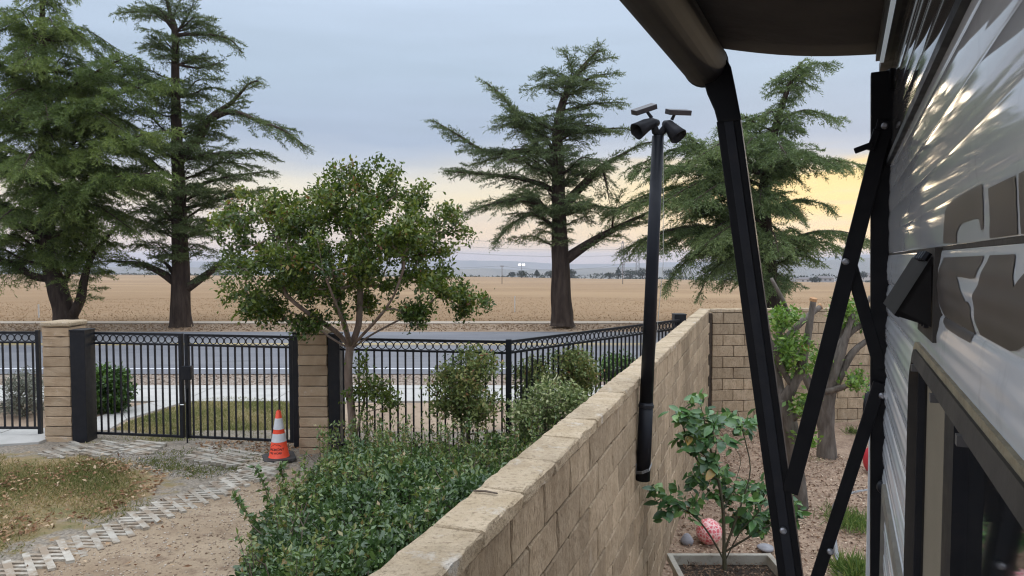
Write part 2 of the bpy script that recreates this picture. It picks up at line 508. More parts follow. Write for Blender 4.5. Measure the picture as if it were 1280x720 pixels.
def sheet(name, pts, z, mat, kind='structure'):
    m = MB(); m.poly([(p[0], p[1], z) for p in pts])
    o = m.build(name, mat, origin=Vector((0, 0, z)))
    return tag(o, kind=kind)

# parkway base between the fence and the street, then the far verge
sheet('parkway_ground', [(-150, 8.3), (wall_x(8.3) - .09, 8.3), (wall_x(12.15) - .09, 12.15), (12, 13.1), (150, 13.1), (150, 14), (-150, 14)], -.03, M['soil'])
sheet('road', [(-150, 12.45), (3.3, 12.45), (12, 13.3), (150, 13.3), (150, 19.75), (-150, 19.75)], -.012, M['asphalt'])
sheet('verge_ground', [(-150, 19.7), (150, 19.7), (150, 23.2), (-150, 23.2)], -.016, mk('verge_soil', (.32, .225, .145), (.26, .18, .115), scale=.8, rough=.95, bump=.8, bscale=14, c3=(.35, .255, .165), scale3=3, bdist=.04))
sheet('rock_strip', [(-60, 11.25), (wall_x(11.3) - .1, 11.25), (wall_x(12.1) - .1, 12.1), (3.3, 12.4), (-60, 12.4)], -.018, M['rock_strip'])
line = MB()
line.poly([(-150, 12.98, -.008), (3.4, 12.98, -.008), (3.4, 13.09, -.008), (-150, 13.09, -.008)])
tag(line.build('road_edge_line', M['white_line'], origin=Vector((0, 13, -.008))), kind='structure')
line = MB()
for a in (16.62, 16.87): line.poly([(-150, a, -.008), (150, a, -.008), (150, a + .12, -.008), (-150, a + .12, -.008)])
tag(line.build('road_centre_line', M['yellow_line'], origin=Vector((0, 16.7, -.008))), kind='structure')
far_walk = MB()
far_walk.box((0, 22.45, -.012), (300, .75, .06))
tag(far_walk.build('far_pavement', mk('dusty_concrete', (.42, .355, .28), (.34, .27, .20), scale=1.5, rough=.95, stretch=(.3, 1, 1))), kind='structure')

# near pavement made of slabs, with the curved path to the gate
def slab(poly, z1, parent, mat=None, t=.06):
    m = MB(); m.prism(poly, z1 - t, z1)
    return m.build('slab', mat or M['concrete'], parent, bevel=.006)
pave = tag(bpy.data.objects.new('pavement', None), kind='structure'); col.objects.link(pave); W[pave.name] = Vector((0, 0, 0))
xs = np.arange(-13.0, 3.0, 1.35)
for i in range(len(xs) - 1):
    a, b = xs[i] + .008, xs[i + 1] - .008
    b1 = min(b, wall_x(9.85) - .15); b2 = min(b, wall_x(10.95) - .15)
    if b1 - a < .1: continue
    slab([(a, 10.02), (b1, 10.02), (b2, 10.94), (a, 10.94)], .0, pave)
    slab([(a, 10.955), (b2, 10.955), (b2, 11.25), (a, 11.25)], .004, pave)
path = tag(bpy.data.objects.new('gate_path', None), kind='structure'); col.objects.link(path); W[path.name] = Vector((0, 0, 0))
lo_e = G([(60, 572), (110, 551), (158, 523), (205, 509), (243, 498), (283, 493)])
hi_e = G([(40, 548), (104, 526), (150, 511), (186, 503), (214, 498), (238, 494)])
for i in range(5):
    q = [lo_e[i], lo_e[i + 1], hi_e[i + 1], hi_e[i]]
    if i == 0: q = G([(96, 551), (110, 550), (104, 526), (80, 532)])
    c = sum(q, Vector()) / 4
    slab([(c.x + (p.x - c.x) * .992, c.y + (p.y - c.y) * .992) for p in q], -.004, path)
side_path = tag(bpy.data.objects.new('side_path', None), kind='structure'); col.objects.link(side_path); W[side_path.name] = Vector((0, 0, 0))
for (xa, xb) in ((-9.3, -7.62), (-7.6, -6.1), (-6.08, -5.36)):
    slab([(xa, 7.3 if xa < -6.5 else 7.42), (xb, 7.35 if xb < -6.5 else 7.62), (xb, 8.25), (xa, 8.25)], .035, side_path)

# the dry field falling away to the valley, and the hills
def field_z(X, Y):
    kn = [(22.8, 0), (26, -.08), (30, -.23), (40, -.58), (50, -.96), (70, -1.68), (100, -2.7), (150, -4.4), (200, -6.0), (300, -8.8), (400, -11.1), (500, -13.2), (720, -17.0), (900, -22.4), (9500, -280)]
    z = np.interp(Y, [k[0] for k in kn], [k[1] for k in kn])
    f = np.clip((Y - 40) / 680, 0, 1)
    z = z - f * np.where(X > 0, .015, .0065) * np.clip(X, -700, 700)
    z = z + .05 * np.clip((Y - 23) / 20, 0, 1) * (np.sin(X * .21 + Y * .13) + np.sin(X * .07 - Y * .31)) + .25 * np.clip((Y - 80) / 200, 0, 1) * np.sin(X * .03 + Y * .021)
    return z
def field_mat():
    m, nt, N, L, b = nodes_of('dry_grass_field')
    f1, _ = noise(N, L, .09, (.5, 1, 1), 6)
    c = mixc(N, L, f1, (.262, .174, .100, 1), (.305, .205, .120, 1))
    f2, _ = noise(N, L, .9, (.25, 1, 1), 6, .65, .48, .7)
    c = mixc(N, L, f2, c, (.24, .148, .078, 1))
    f3, _ = noise(N, L, 5, (.5, 1, 1), 6, .7, .45, .75)
    c = mixc(N, L, f3, c, (.33, .225, .13, 1))
    f4, _ = noise(N, L, .02, (.3, 1, 1), 4, .5, .5, .62)
    c = mixc(N, L, f4, c, (.35, .24, .138, 1))
    L.new(c, b.inputs['Base Color']); b.inputs['Roughness'].default_value = 1; b.inputs['Specular IOR Level'].default_value = .1
    _, raw = noise(N, L, 3.5, (.6, 1, 1), 8, .7)
    bp = N.new('ShaderNodeBump'); bp.inputs['Strength'].default_value = 1; bp.inputs['Distance'].default_value = .12
    L.new(raw, bp.inputs['Height']); L.new(bp.outputs[0], b.inputs['Normal'])
    return m
FIELD = field_mat()
ys = np.concatenate([np.linspace(22.85, 40, 30), np.geomspace(41, 720, 60), np.geomspace(760, 9500, 24)])
V, Fc = grid(lambda y: -1.6 * y - 40, lambda y: 1.6 * y + 40, ys, 140)
o = np_mesh('field', np.column_stack([V, field_z(V[:, 0], V[:, 1])]), Fc, FIELD, smooth=True)
tag(o, kind='structure')

def hills(name, Y, prof, mat, depth, base_px=352):
    xs = np.array([p[0] for p in prof]); hs = np.array([p[1] for p in prof])
    px = np.linspace(xs[0], xs[-1], 420)
    top = np.interp(px, xs, hs)
    top = top - 1.2 * np.interp(px, np.linspace(xs[0], xs[-1], 90), rng.random(90)) - .5 * np.interp(px, np.linspace(xs[0], xs[-1], 260), rng.random(260))
    X = (px - 640) / F * Y
    zt = EYE + (324 - top) / F * Y; zb = EYE + (324 - base_px) / F * Y - 20
    rows = []
    for k, (yy, f) in enumerate(((-depth, 0), (-depth * .45, .62), (0, 1), (depth, .2))):
        zz = zb + (zt - zb) * f if np.isscalar(zb) else zb
        if k == 1: zz = zz + (rng.random(420) - .5) * (zt - zb) * .12
        rows.append(np.column_stack([X * (1 + yy / Y), np.full(420, Y + yy), zz]))
    V = np.concatenate(rows)
    i = np.arange(3)[:, None] * 420 + np.arange(419)[None, :]
    Fc = np.stack([i, i + 1, i + 421, i + 420], 2).reshape(-1, 4)
    tag(np_mesh(name, V, Fc, mat, smooth=True), kind='structure')
HILL = mk('hill_scrub', (.13, .12, .08), (.20, .17, .115), scale=.004, rough=1, spec=.1)
hills('hills', 4200, [(-700, 338), (-300, 336), (-100, 335), (60, 336), (200, 334), (330, 336), (470, 338), (590, 337), (615, 336.5), (650, 338), (700, 338), (745, 336), (770, 334.5), (800, 335), (870, 334), (960, 332), (1050, 325), (1085, 323), (1140, 325), (1300, 330), (1900, 334)], HILL, 500)
hills('far_hills', 7500, [(-900, 330), (-200, 329), (100, 330), (300, 327), (420, 328), (560, 326), (640, 327), (720, 331), (800, 330), (900, 327), (1000, 324), (1080, 319), (1200, 321), (1900, 328)], HILL, 800, 346)

# ------------------------------------------------------------------ block walls
def rough_block(lx, ly, lz, seed, nseg=(3, 2), amp=.004, bev=.010):
    """one rough-faced block, centred, base at z = 0; long axis x"""
    r = random.Random(seed)
    bm = bmesh.new()
    bmesh.ops.create_cube(bm, size=1)
    for v in bm.verts: v.co = (v.co.x * lx, v.co.y * ly, (v.co.z + .5) * lz)
    bmesh.ops.bevel(bm, geom=list(bm.edges), offset=bev, segments=1, affect='EDGES')
    long_e = [e for e in bm.edges if abs(e.verts[0].co.x - e.verts[1].co.x) > lx * .6]
    bmesh.ops.subdivide_edges(bm, edges=long_e, cuts=nseg[0])
    if nseg[1]:
        ve = [e for e in bm.edges if abs(e.verts[0].co.z - e.verts[1].co.z) > lz * .6]
        bmesh.ops.subdivide_edges(bm, edges=ve, cuts=nseg[1])
    for v in bm.verts:
        v.co += Vector((r.uniform(-1, 1) * amp * .6, r.uniform(-1, 1) * amp, r.uniform(-1, 1) * amp * .8))
    me = bpy.data.meshes.new('block'); bm.to_mesh(me); bm.free()
    return me
ANG = math.atan(WALL_T)
Q_WALL = Matrix((( math.sin(ANG), -math.cos(ANG), 0), (math.cos(ANG), math.sin(ANG), 0), (0, 0, 1))).to_quaternion()   # local x runs along the wall, y to the left
SD = Vector((math.sin(ANG), math.cos(ANG), 0)); SN = Vector((math.cos(ANG), -math.sin(ANG), 0))   # SN faces the gravel yard
CAP_Z = EYE - .868
TH = .168
PITCHL = .402
wall = thing('block_wall', (wall_x(6) - .09, 6, YARD_Z), 'long tan block wall with flat cap blocks running from the camera to the far corner', 'wall', 'tan block walls')
S0 = 2.14 - 3 * PITCHL * math.cos(ANG)
s_first = S0 / math.cos(ANG)
org = Vector((wall_x(0), 0, 0))
L_END = 12.1 / math.cos(ANG)
caps = [rough_block(PITCHL - .011, TH + .018, .060, 100 + i, (6, 0), .0045, .008) for i in range(6)]
blk = [rough_block(PITCHL - .012, TH, .179, 200 + i, (2, 1), .0035, .007) for i in range(8)]
half = [rough_block(PITCHL / 2 - .008, TH, .182, 300 + i, (1, 1), .0028, .007) for i in range(3)]
for me in caps: me.materials.append(M['cap'])
for me in blk + half: me.materials.append(M['block'])
ncap = int((L_END - s_first) / PITCHL)
for i in range(ncap):
    s = s_first + (i + .5) * PITCHL
    p = org + SD * s - SN * (TH / 2 - .003 + random.uniform(-.003, .003)) + Vector((0, 0, CAP_Z - .062 + random.uniform(-.002, .002)))
    q = Q_WALL @ Quaternion((0, 0, 1), random.uniform(-.008, .008))
    if i % 2: q = q @ Quaternion((0, 0, 1), math.pi)
    link('cap_block', caps[i % 6], wall, p + SN * 0, q)
rest = []
cands = []
for c in range(11):
    z = CAP_Z - .062 - .19 * (c + 1)
    off = 0 if c % 2 else -.5
    for i in range(-1, ncap + 1):
        s = s_first + (i + .5 + off + .25) * PITCHL
        if s - PITCHL / 2 < s_first - .3 or s + PITCHL / 2 > L_END + .02: continue
        mid = org + SD * s
        seen = z + .18 > EYE - 400 / F * mid.y and z > YARD_Z - .3
        cands.append((0 if seen else 1, mid.y, s, z, mid))
cands.sort(key=lambda t: (t[0], t[1]))
low = MB()
for k, (hid, _, s, z, mid) in enumerate(cands):
    p = mid - SN * (TH / 2 + random.uniform(-.002, .002)) + Vector((0, 0, z + .004))
    if not hid and k < 298:
        link('block', blk[random.randrange(8)], wall, p, Q_WALL @ Quaternion((0, 0, 1), math.pi * random.randrange(2)))
    else:
        low.box(p + Vector((0, 0, .091)), (PITCHL - .008, TH, .182), (SD, -SN, Vector((0, 0, 1))))
tag(low.build('lower_blocks', M['block'], wall, bevel=.006), kind='stuff')
core = MB()
a, b = org + SD * (s_first - .1), org + SD * (L_END + .05)
core.bar(a - SN * TH / 2 + Vector((0, 0, (CAP_Z - .03 + YARD_Z - .4) / 2)), b - SN * TH / 2 + Vector((0, 0, (CAP_Z - .03 + YARD_Z - .4) / 2)), TH - .05, CAP_Z - .03 - YARD_Z + .4)
core.build('mortar', M['mortar'], wall)

# the wall across the end of the gravel yard
back = thing('block_wall', BK0 + BKD * 2 + Vector((0, 0, YARD_Z)), 'tan block wall across the end of the gravel yard behind the pruned trees', 'wall', 'tan block walls')
BN = Vector((BKD.y, -BKD.x, 0))
Q_BACK = Matrix(((BKD.x, -BKD.y, 0), (BKD.y, BKD.x, 0), (0, 0, 1))).to_quaternion()
BH, BL, BZ = .199, .40, EYE - 64.5 * 12.12 / F
NB = 16
for i in range(NB):
    link('cap_block', caps[i % 6], back, BK0 + BKD * (.05 + (i + .5) * PITCHL) + Vector((0, .09, BZ - .062 + .03)) - BN * 0, Q_BACK)
bblk = [rough_block(BL - .010, TH, BH - .010, 400 + i, (2, 1), .0028, .007) for i in range(5)]
bhalf = [rough_block(BL / 2 - .010, TH, BH - .010, 420 + i, (1, 1), .0028, .007) for i in range(2)]
for me in bblk + bhalf: me.materials.append(M['block'])
for c in range(11):
    z = BZ - .035 - BH * (c + 1) + .005
    for i in range(NB + 1):
        if c % 2 == 0:
            if i == 0: s, me = .05 + BL * .25, bhalf[c % 2]
            else: s, me = .05 + BL * i, bblk[random.randrange(5)]
        else:
            s, me = .05 + BL * (i + .5), bblk[random.randrange(5)]
        if s > 6.6: continue
        link('block', me, back, BK0 + BKD * s - BN * (TH / 2) + Vector((0, .0, z)), Q_BACK @ Quaternion((0, 0, 1), math.pi * random.randrange(2)))
core = MB()
zc = (BZ - .05 + YARD_Z - .4) / 2
core.bar(BK0 - BN * (TH / 2) + Vector((0, 0, zc)), BK0 + BKD * 6.6 - BN * (TH / 2) + Vector((0, 0, zc)), TH - .05, BZ - .05 - YARD_Z + .4)
core.build('mortar', M['mortar'], back)

# little stick lying on the wall
st = MB(); a = P(592, 617, 2.5); b = P(622, 615.5, 2.47)
a.z = b.z = CAP_Z + .006
st.tube([a, (a + b) / 2 + Vector((0, .004, .002)), b], [.004, .0045, .003], 6)
tag(st.build('stick', M['wood_dark']), 'thin dark stick lying across a cap block of the wall', 'stick')

# ------------------------------------------------------------------ pillars, fences, gates
def pillar(x0, x1, Y, ytop, zb, label, ncourse):
    a, b = P(x0, 480, Y).x, P(x1, 480, Y).x
    w = b - a; zt = P(x0, ytop, Y).z
    t = thing('block_pillar', ((a + b) / 2, Y + w / 2, zb), label, 'pillar', 'block pillars beside the gate')
    h = (zt - .055 - zb) / ncourse
    vs = [rough_block(w, w, h - .007, 500 + i + int(x0), (2, 1), .004, .007) for i in range(5)]
    for me in vs: me.materials.append(M['pillar_block'])
    for c in range(ncourse):
        link('block', vs[random.randrange(5)], t, ((a + b) / 2 + random.uniform(-.003, .003), Y + w / 2, zb + c * h), Quaternion((0, 0, 1), math.pi / 2 * random.randrange(4)))
    me = rough_block(w + .035, w + .035, .055, 590 + int(x0), (3, 0), .003, .014); me.materials.append(M['cap'])
    link('cap', me, t, ((a + b) / 2, Y + w / 2, zt - .055))
    m = MB(); m.box(((a + b) / 2, Y + w / 2, zb + (zt - .06 - zb) / 2), (w - .02, w - .02, zt - .06 - zb))
    m.build('mortar', M['mortar'], t)
pillar(54, 88, 7.75, 402.5, -.05, 'tan block pillar left of the double gate between gate and side fence', 12)
pillar(373, 409, 7.28, 411.5, -.05, 'tan block pillar right of the double gate beside the orange cone', 12)

picket_me = {}
def picket_mesh(h, w=.0165):
    k = round(h, 3)
    if k not in picket_me:
        m = MB(); m.box((0, 0, h / 2), (w, w, h)); picket_me[k] = m.mesh('picket', M['black'])
    return picket_me[k]
ring_me = {}
def ring_mesh(r, th=.0075):
    k = round(r, 3)
    if k not in ring_me:
        m = MB(); n = 16
        for i in range(n):
            a0, a1 = 2 * math.pi * i / n, 2 * math.pi * (i + 1) / n
            q = []
            for yy, rr in ((-.006, r - th), (-.006, r), (.006, r), (.006, r - th)):
                q.append((rr, yy))
            for j in range(4):
                (r0, y0), (r1, y1) = q[j], q[(j + 1) % 4]
                m.poly([(r0 * math.cos(a0), y0, r0 * math.sin(a0)), (r1 * math.cos(a0), y1, r1 * math.sin(a0)), (r1 * math.cos(a1), y1, r1 * math.sin(a1)), (r0 * math.cos(a1), y0, r0 * math.sin(a1))])
        ring_me[k] = m.mesh('ring', M['black'])
    return ring_me[k]

def fence(t, p0, p1, zt, zb, gap=.112, pick=.088, stile=0, ring_r=.044, z1t=None, first=.5):
    """rails, rings and pickets between two ground points"""
    p0, p1 = Vector((p0[0], p0[1], 0)), Vector((p1[0], p1[1], 0))
    d = p1 - p0; L = d.length; d.normalize()
    q = Quaternion((0, 0, 1), math.atan2(d.y, d.x))
    for nm, z, h in (('top_rail', zt - .014, .028), ('middle_rail', zt - .028 - gap + .011, .022), ('bottom_rail', zb + .014, .028)):
        m = MB(); m.bar(p0 + Vector((0, 0, z)), p1 + Vector((0, 0, z)), .026, h); m.build(nm, M['black'], t)
    if stile:
        for p in (p0 - d * stile / 2, p1 + d * stile / 2):
            m = MB(); m.box(p + Vector((0, 0, (zt + zb) / 2)), (stile, stile, zt - zb), (d, Vector((-d.y, d.x, 0)), Vector((0, 0, 1)))); m.build('stile', M['black'], t)
    n = max(1, round(L / pick))
    h = zt - .028 - gap - zb - .026
    for i in range(n - 1 if first == 1 else n):
        s = (i + first) / n * L
        link('picket', picket_mesh(h), t, p0 + d * s + Vector((0, 0, zb + .027)), q)
    rz = zt - .028 - (gap - .022 + .0) / 2
    nr = max(1, round(L / (ring_r * 1.96)))
    for i in range(nr):
        link('ring', ring_mesh(ring_r), t, p0 + d * ((i + .5) / nr * L) + Vector((0, 0, rz)), q)
def post(px0, px1, Y, ytop, zb, name, label, cat='post', dep=None, cap=True, group=None):
    a, b = P(px0, 480, Y).x, P(px1, 480, Y).x; w = b - a; dep = dep or w
    zt = P(px0, ytop, Y).z
    t = thing(name, ((a + b) / 2, Y + dep / 2, zb), label, cat, group)
    m = MB(); m.box(((a + b) / 2, Y + dep / 2, (zb + zt) / 2), (w, dep, zt - zb)); m.build('shaft', M['black'], t, bevel=.006)
    if cap:
        m = MB(); m.box(((a + b) / 2, Y + dep / 2, zt + .006), (w + .012, dep + .012, .018)); m.build('cap', M['black'], t, bevel=.005)
    return t
ZT = 1.25
gl0, gl1 = P(110, 480, 7.93), P(229, 480, 7.76)
# left leaf
t = thing('gate_leaf', (gl0.x, gl0.y, .06), 'left leaf of the black metal gate, the leaf in front of the round bush', 'gate', 'leaves of the double gate')
fence(t, gl0 + Vector((.03, 0, 0)), gl1 - Vector((.035, 0, 0)), ZT, .045, stile=.042)
for z in (.25, 1.1):
    m = MB(); m.tube([gl0 + Vector((-.03, 0, z - EYE * 0 - gl0.z - .04)), gl0 + Vector((-.03, 0, z - gl0.z + .04))], .014, 8); m.build('hinge', M['black'], t)
gr0, gr1 = P(233, 480, 7.755), P(366, 480, 7.56)
t = thing('gate_leaf', (gr1.x, gr1.y, .06), 'right leaf of the black metal gate with latch box, behind the orange cone', 'gate', 'leaves of the double gate')
fence(t, gr0 + Vector((.035, 0, 0)), gr1 - Vector((.03, 0, 0)), ZT - .004, .045, stile=.042)
c = P(234, 466, 7.70)
m = MB(); m.box(c, (.105, .07, .155)); m.build('latch_box', M['black'], t, bevel=.006)
m = MB(); m.tube([c + Vector((-.03, -.03, -.36)), c + Vector((-.07, -.035, -.36))], .007, 6)
m.build('latch_bolt', mk('worn_steel', (.5, .5, .5), rough=.4, metal=1), t)
m = MB(); m.tube([(gr0.x + .012, gr0.y - .03, -.03), (gr0.x + .012, gr0.y - .03, .62)], .009, 6); m.build('drop_rod', M['black'], t)
post(88.5, 107, 7.72, 414, -.03, 'gate_post', 'thick black steel gate post beside the left block pillar', 'post', .2, True, 'wide black gate posts')
post(366, 372.5, 7.5, 417, -.03, 'gate_post', 'slim black gate post between gate and right block pillar, behind the cone', 'post', .06)
post(410, 424.5, 7.3, 419, -.03, 'gate_post', 'thick black steel post right of the right pillar behind the crape myrtle trunk', 'post', .16, True, 'wide black gate posts')
# side fence on the left
a, b = P(-150, 480, 8.0), P(49, 480, 7.98)
t = thing('metal_fence', (b.x, b.y, 0), 'black ring-top metal fence panel left of the left block pillar', 'fence', 'black ring-top fence panels')
fence(t, a, b - Vector((.02, 0, 0)), ZT, .09)
m = MB(); m.box((b.x, b.y, .60), (.04, .04, 1.33)); m.build('post', M['black'], t)
# the two sections beyond the hedge
fA, fB, fC = P(425, 480, 7.36), P(635, 480, 7.07), P(848, 480, 9.6)
t = thing('metal_fence', (fA.x, fA.y, 0), 'black ring-top fence section between the right pillar and the corner post', 'fence', 'black ring-top fence panels')
fence(t, fA, fB - Vector((.02, 0, 0)), ZT, .06)
t = thing('metal_fence', (fB.x, fB.y, 0), 'black ring-top fence section running from the corner post to the block wall', 'fence', 'black ring-top fence panels')
d = (fC - fB).normalized()
fence(t, fB + d * .025, fC, ZT, .06, first=1)
post(632, 639.5, 7.04, 424.5, -.03, 'fence_post', 'square black post at the bend of the ring-top fence', 'post', None, False)
post(842.5, 857, 9.62, 394, -.03, 'fence_post', 'capped black post where the ring-top fence meets the block wall', 'post')

# ------------------------------------------------------------------ traffic cone
def cone():
    base = PG(349, 574, 0.0); Y = base.y
    t = thing('traffic_cone', (base.x, base.y, .0), 'orange traffic cone with two white collars on a black base by the gate', 'traffic cone')
    px = Y / F
    org = mk('cone_orange', (.92, .085, .028), (.86, .07, .022), scale=14, rough=.45, rough2=.6)
    wht = mk('cone_white_collar', (.72, .72, .72), (.62, .62, .63), scale=20, rough=.4)
    blk = mk('cone_rubber', (.035, .033, .032), (.06, .055, .05), scale=20, rough=.8)
    m = MB(); s = .160
    o = [(base.x + s * (math.cos(q) * 1.0 if False else c[0]), base.y + s * c[1]) for c in [(-1, -.8), (-.8, -1), (.8, -1), (1, -.8), (1, .8), (.8, 1), (-.8, 1), (-1, .8)] for q in [0]]
    rot = R(24)
    o = [(base.x + (x - base.x) * math.cos(rot) - (y - base.y) * math.sin(rot), base.y + (x - base.x) * math.sin(rot) + (y - base.y) * math.cos(rot)) for x, y in o]
    m.prism(o, .004, .034); m.build('base', blk, t, bevel=.006)
    zh = 62.5 * px; z0 = .030; r0 = 12.2 * px; r1 = 2.6 * px
    rr = lambda z: r0 + (r1 - r0) * ((z - z0) / (zh - z0))
    def ringseg(nm, za, zb, mat, ex=0, cap=False):
        m = MB(); zs = [za, (za + zb) / 2, zb]
        m.tube([(base.x, base.y, z) for z in zs], [rr(z) + ex for z in zs], 28, cap)
        return m.build(nm, mat, t, smooth=True)
    m = MB(); zs = [z0, z0 + .008, zh * .5, zh - .012, zh, zh - .03]; rs = [r0 + .012, r0, rr(zh * .5), rr(zh - .012), r1 * .8, r1 * .6]
    m.tube([(base.x, base.y, z) for z in zs], rs, 28, False); m.build('body', org, t, smooth=True)
    ringseg('reflective_collar', zh * .375, zh * .54, wht, .002)
    ringseg('reflective_collar', zh * .625, zh * .845, wht, .002)
    # print on the cone: a roof-line mark over two lines of lettering
    ink = mk('cone_ink', (.10, .02, .015), rough=.6)
    def wrap(me):
        for v in me.vertices:
            u, w = v.co.x, v.co.y
            r = rr(w) + .0015; a = -math.pi / 2 - .10 + u / r
            v.co = (r * math.cos(a), r * math.sin(a), w)
    for txt, zc, size in (('OAKMONT', zh * .235, .036), ('FIRE WORK', zh * .165, .027)):
        cu = bpy.data.curves.new('lettering', 'FONT'); cu.body = txt; cu.size = size; cu.align_x = 'CENTER'; cu.align_y = 'CENTER'; cu.offset = .0008
        tmp = bpy.data.objects.new('lettering_src', cu); col.objects.link(tmp)
        dg = bpy.context.evaluated_depsgraph_get()
        me = bpy.data.meshes.new_from_object(tmp.evaluated_get(dg))
        bpy.data.objects.remove(tmp)
        for v in me.vertices: v.co.y += zc
        wrap(me); me.materials.clear(); me.materials.append(ink)
        link('lettering', me, t, (base.x, base.y, 0))
    m = MB()
    arc = [(-.058, .0), (-.03, .014), (-.012, .026), (.006, .02), (.026, .022), (.042, .012), (.058, .002)]
    for (xa, ya), (xb, yb) in zip(arc[:-1], arc[1:]):
        m.poly([(xa, ya + zh * .285, 0), (xb, yb + zh * .285, 0), (xb, yb + zh * .285 + .006, 0), (xa, ya + zh * .285 + .006, 0)])
    me = m.mesh('roof_mark', ink); wrap(me); link('roof_mark', me, t, (base.x, base.y, 0))
cone()

# ------------------------------------------------------------------ the travel trailer beside the camera
C_RV = .13
K = C_RV / .15
RT = .487                                           # its side runs along X = 0.487 Y + 0.13
RU = Vector((RT, 1, 0)).normalized()                # along the trailer, away from the camera
RN = Vector((-RU.y, RU.x, 0))                       # out of its side wall
R0 = Vector((C_RV, 0, 0))
def PR(px, py, off=0.0): return PP(px, py, R0 + RN * off, RN)
def rs(p): return (p - R0).dot(RU)                  # distance along the trailer
def s_at0(px): return C_RV / ((px - 640) / F - RT) / RU.y
def RVp(s, off, z): return R0 + RU * s + RN * off + Vector((0, 0, z))
S_END = 2.47 * K / RU.y
S_FRONT = -2.6
Z_SEAM = EYE + (322.2 - 316) / F * 1.99 * K - .004
Z_SEAM = PR(1170, 310.5).z
Z_TOPSEAM = PR(1119.6, 192.6).z
_far = PP(884, 84, RVp(s_at0(1111), 0, 0) + RU * .03, RU)
Z_RAIL = P(1108, 70, RVp(rs(_far), .02, 0).y).z - .03
rv = thing('travel_trailer', RVp(0, -.1, YARD_Z), 'pale grey corrugated travel trailer with dark lettering, window and black awning frame at the right', 'trailer')
_pr = random.Random(4)
def facets(z0, z1, step, amp):
    zs, os_, z = [z0], [0.0], z0
    while z < z1 - step * .4:
        z += step * _pr.uniform(.55, 1.5); zs.append(min(z, z1)); os_.append(_pr.uniform(-1, 1) * amp)
    return zs, os_
FAC_MID = facets(Z_SEAM + .002, Z_TOPSEAM - .006, .019, .0013)
FAC_TOP = facets(Z_TOPSEAM + .006, Z_TOPSEAM + .6, .028, .0010)
def prof(z):
    if z < Z_SEAM - .001:
        t = ((Z_SEAM - z) / (.088 * K / .87)) % 1
        return .0068 * (math.sin(math.pi * t) ** .55) - .001 + .0004 * math.sin(t * 25)
    f = FAC_MID if z < Z_TOPSEAM else FAC_TOP
    t = ((z - Z_SEAM) / .058) % 1
    return .45 * float(np.interp(z, f[0], f[1])) + .0030 * math.sin(math.pi * t) ** .6 + .0020 * math.sin((z - Z_SEAM) * 9)
def s_at(px): return C_RV / ((px - 640) / F - RT) / RU.y
ws0, ws1 = s_at(1149), s_at(1149) * .20
wz1 = PR(1152, 452).z + .02
wz0 = wz1 - .50
def panel(name, z0, z1, mat, dz):
    zs = np.linspace(z0, z1, max(2, int((z1 - z0) / dz))) if dz else np.array(sorted([z0, z1] + [q for q in FAC_MID[0] + FAC_TOP[0] if z0 < q < z1]))
    n = len(zs)
    ss = np.array(sorted([S_FRONT, -1, 0, .2, .4, .6, .8, 1, 1.2, 1.4, 1.6, 1.8, 2.0, S_END - .02, ws0 - .02, ws1 + .02]))
    wob = 0
    V = []
    for z in zs:
        for s in ss:
            V.append(tuple(RVp(s, prof(z) + wob * math.sin(s * 5 + z * 3), z)))
    k = len(ss)
    i = np.arange(n - 1)[:, None] * k + np.arange(k - 1)[None, :]
    Fc = np.stack([i, i + 1, i + 1 + k, i + k], 2).reshape(-1, 4)[:, ::-1]
    zc = np.repeat((zs[:-1] + zs[1:]) / 2, k - 1); sc = np.tile((ss[:-1] + ss[1:]) / 2, n - 1)
    Fc = Fc[~((zc > wz0 + .016) & (zc < wz1 - .016) & (sc < ws0 - .019) & (sc > ws1 + .019))]      # opening for the window
    return np_mesh(name, np.array(V), Fc, mat, None, rv, RVp(0, 0, z0), bool(dz))
def gloss(name, c, rough, c2=None):
    m, nt, N, L, b = nodes_of(name)
    colr = c4(c)
    if c2:
        f, _ = noise(N, L, 2.4, (.6, .6, 3), 6); colr = mixc(N, L, f, c4(c), c4(c2))
    f2, _ = noise(N, L, 16, (1, 1, .35), 6, .65, .56, .8)
    colr = mixc(N, L, f2, colr, c4([v * .72 for v in (c2 or c)]))
    sock(L, b.inputs['Base Color'], colr)
    b.inputs['Roughness'].default_value = rough
    b.inputs['IOR'].default_value = 1.5
    b.inputs['Specular IOR Level'].default_value = .4
    _, raw = noise(N, L, 3, (.5, .5, 2.0), 2)
    bp = N.new('ShaderNodeBump'); bp.inputs['Strength'].default_value = .006; bp.inputs['Distance'].default_value = .01
    L.new(raw, bp.inputs['Height']); L.new(bp.outputs[0], b.inputs['Normal'])
    return m
M['siding'] = gloss('pale_siding', (.66, .69, .71), .10, (.74, .76, .77))
M['mid_siding'] = gloss('grey_siding', (.60, .615, .62), .06, (.66, .67, .67))
M['top_siding'] = gloss('dark_siding', (.06, .058, .057), .07, (.08, .075, .072))
M['decal'] = mk('dark_lettering_film', (.075, .065, .058), (.095, .082, .074), scale=8, rough=.42, spec=.25)
M['frame_grey'] = mk('window_frame_grey', (.052, .047, .041), (.078, .070, .060), scale=8, rough=.6, rough2=.75, bump=.1, spec=.15)
M['sealant'] = mk('old_sealant', (.33, .28, .18), (.24, .20, .13), scale=24, rough=.7, bump=.8, bscale=70)
stain(M['siding'], (.50, .48, .44), 3.0, .55, .8, .45, (1, 1, .25))
stain(M['mid_siding'], (.30, .29, .27), 4.0, .55, .8, .4, (1, 1, .25))
stain(M['frame_grey'], (.085, .075, .06), 9, .5, .8, .5)
panel('siding_panel', YARD_Z + .45, Z_SEAM - .004, M['siding'], .0022)
panel('siding_panel', Z_SEAM + .002, Z_TOPSEAM - .006, M['mid_siding'], .0016)
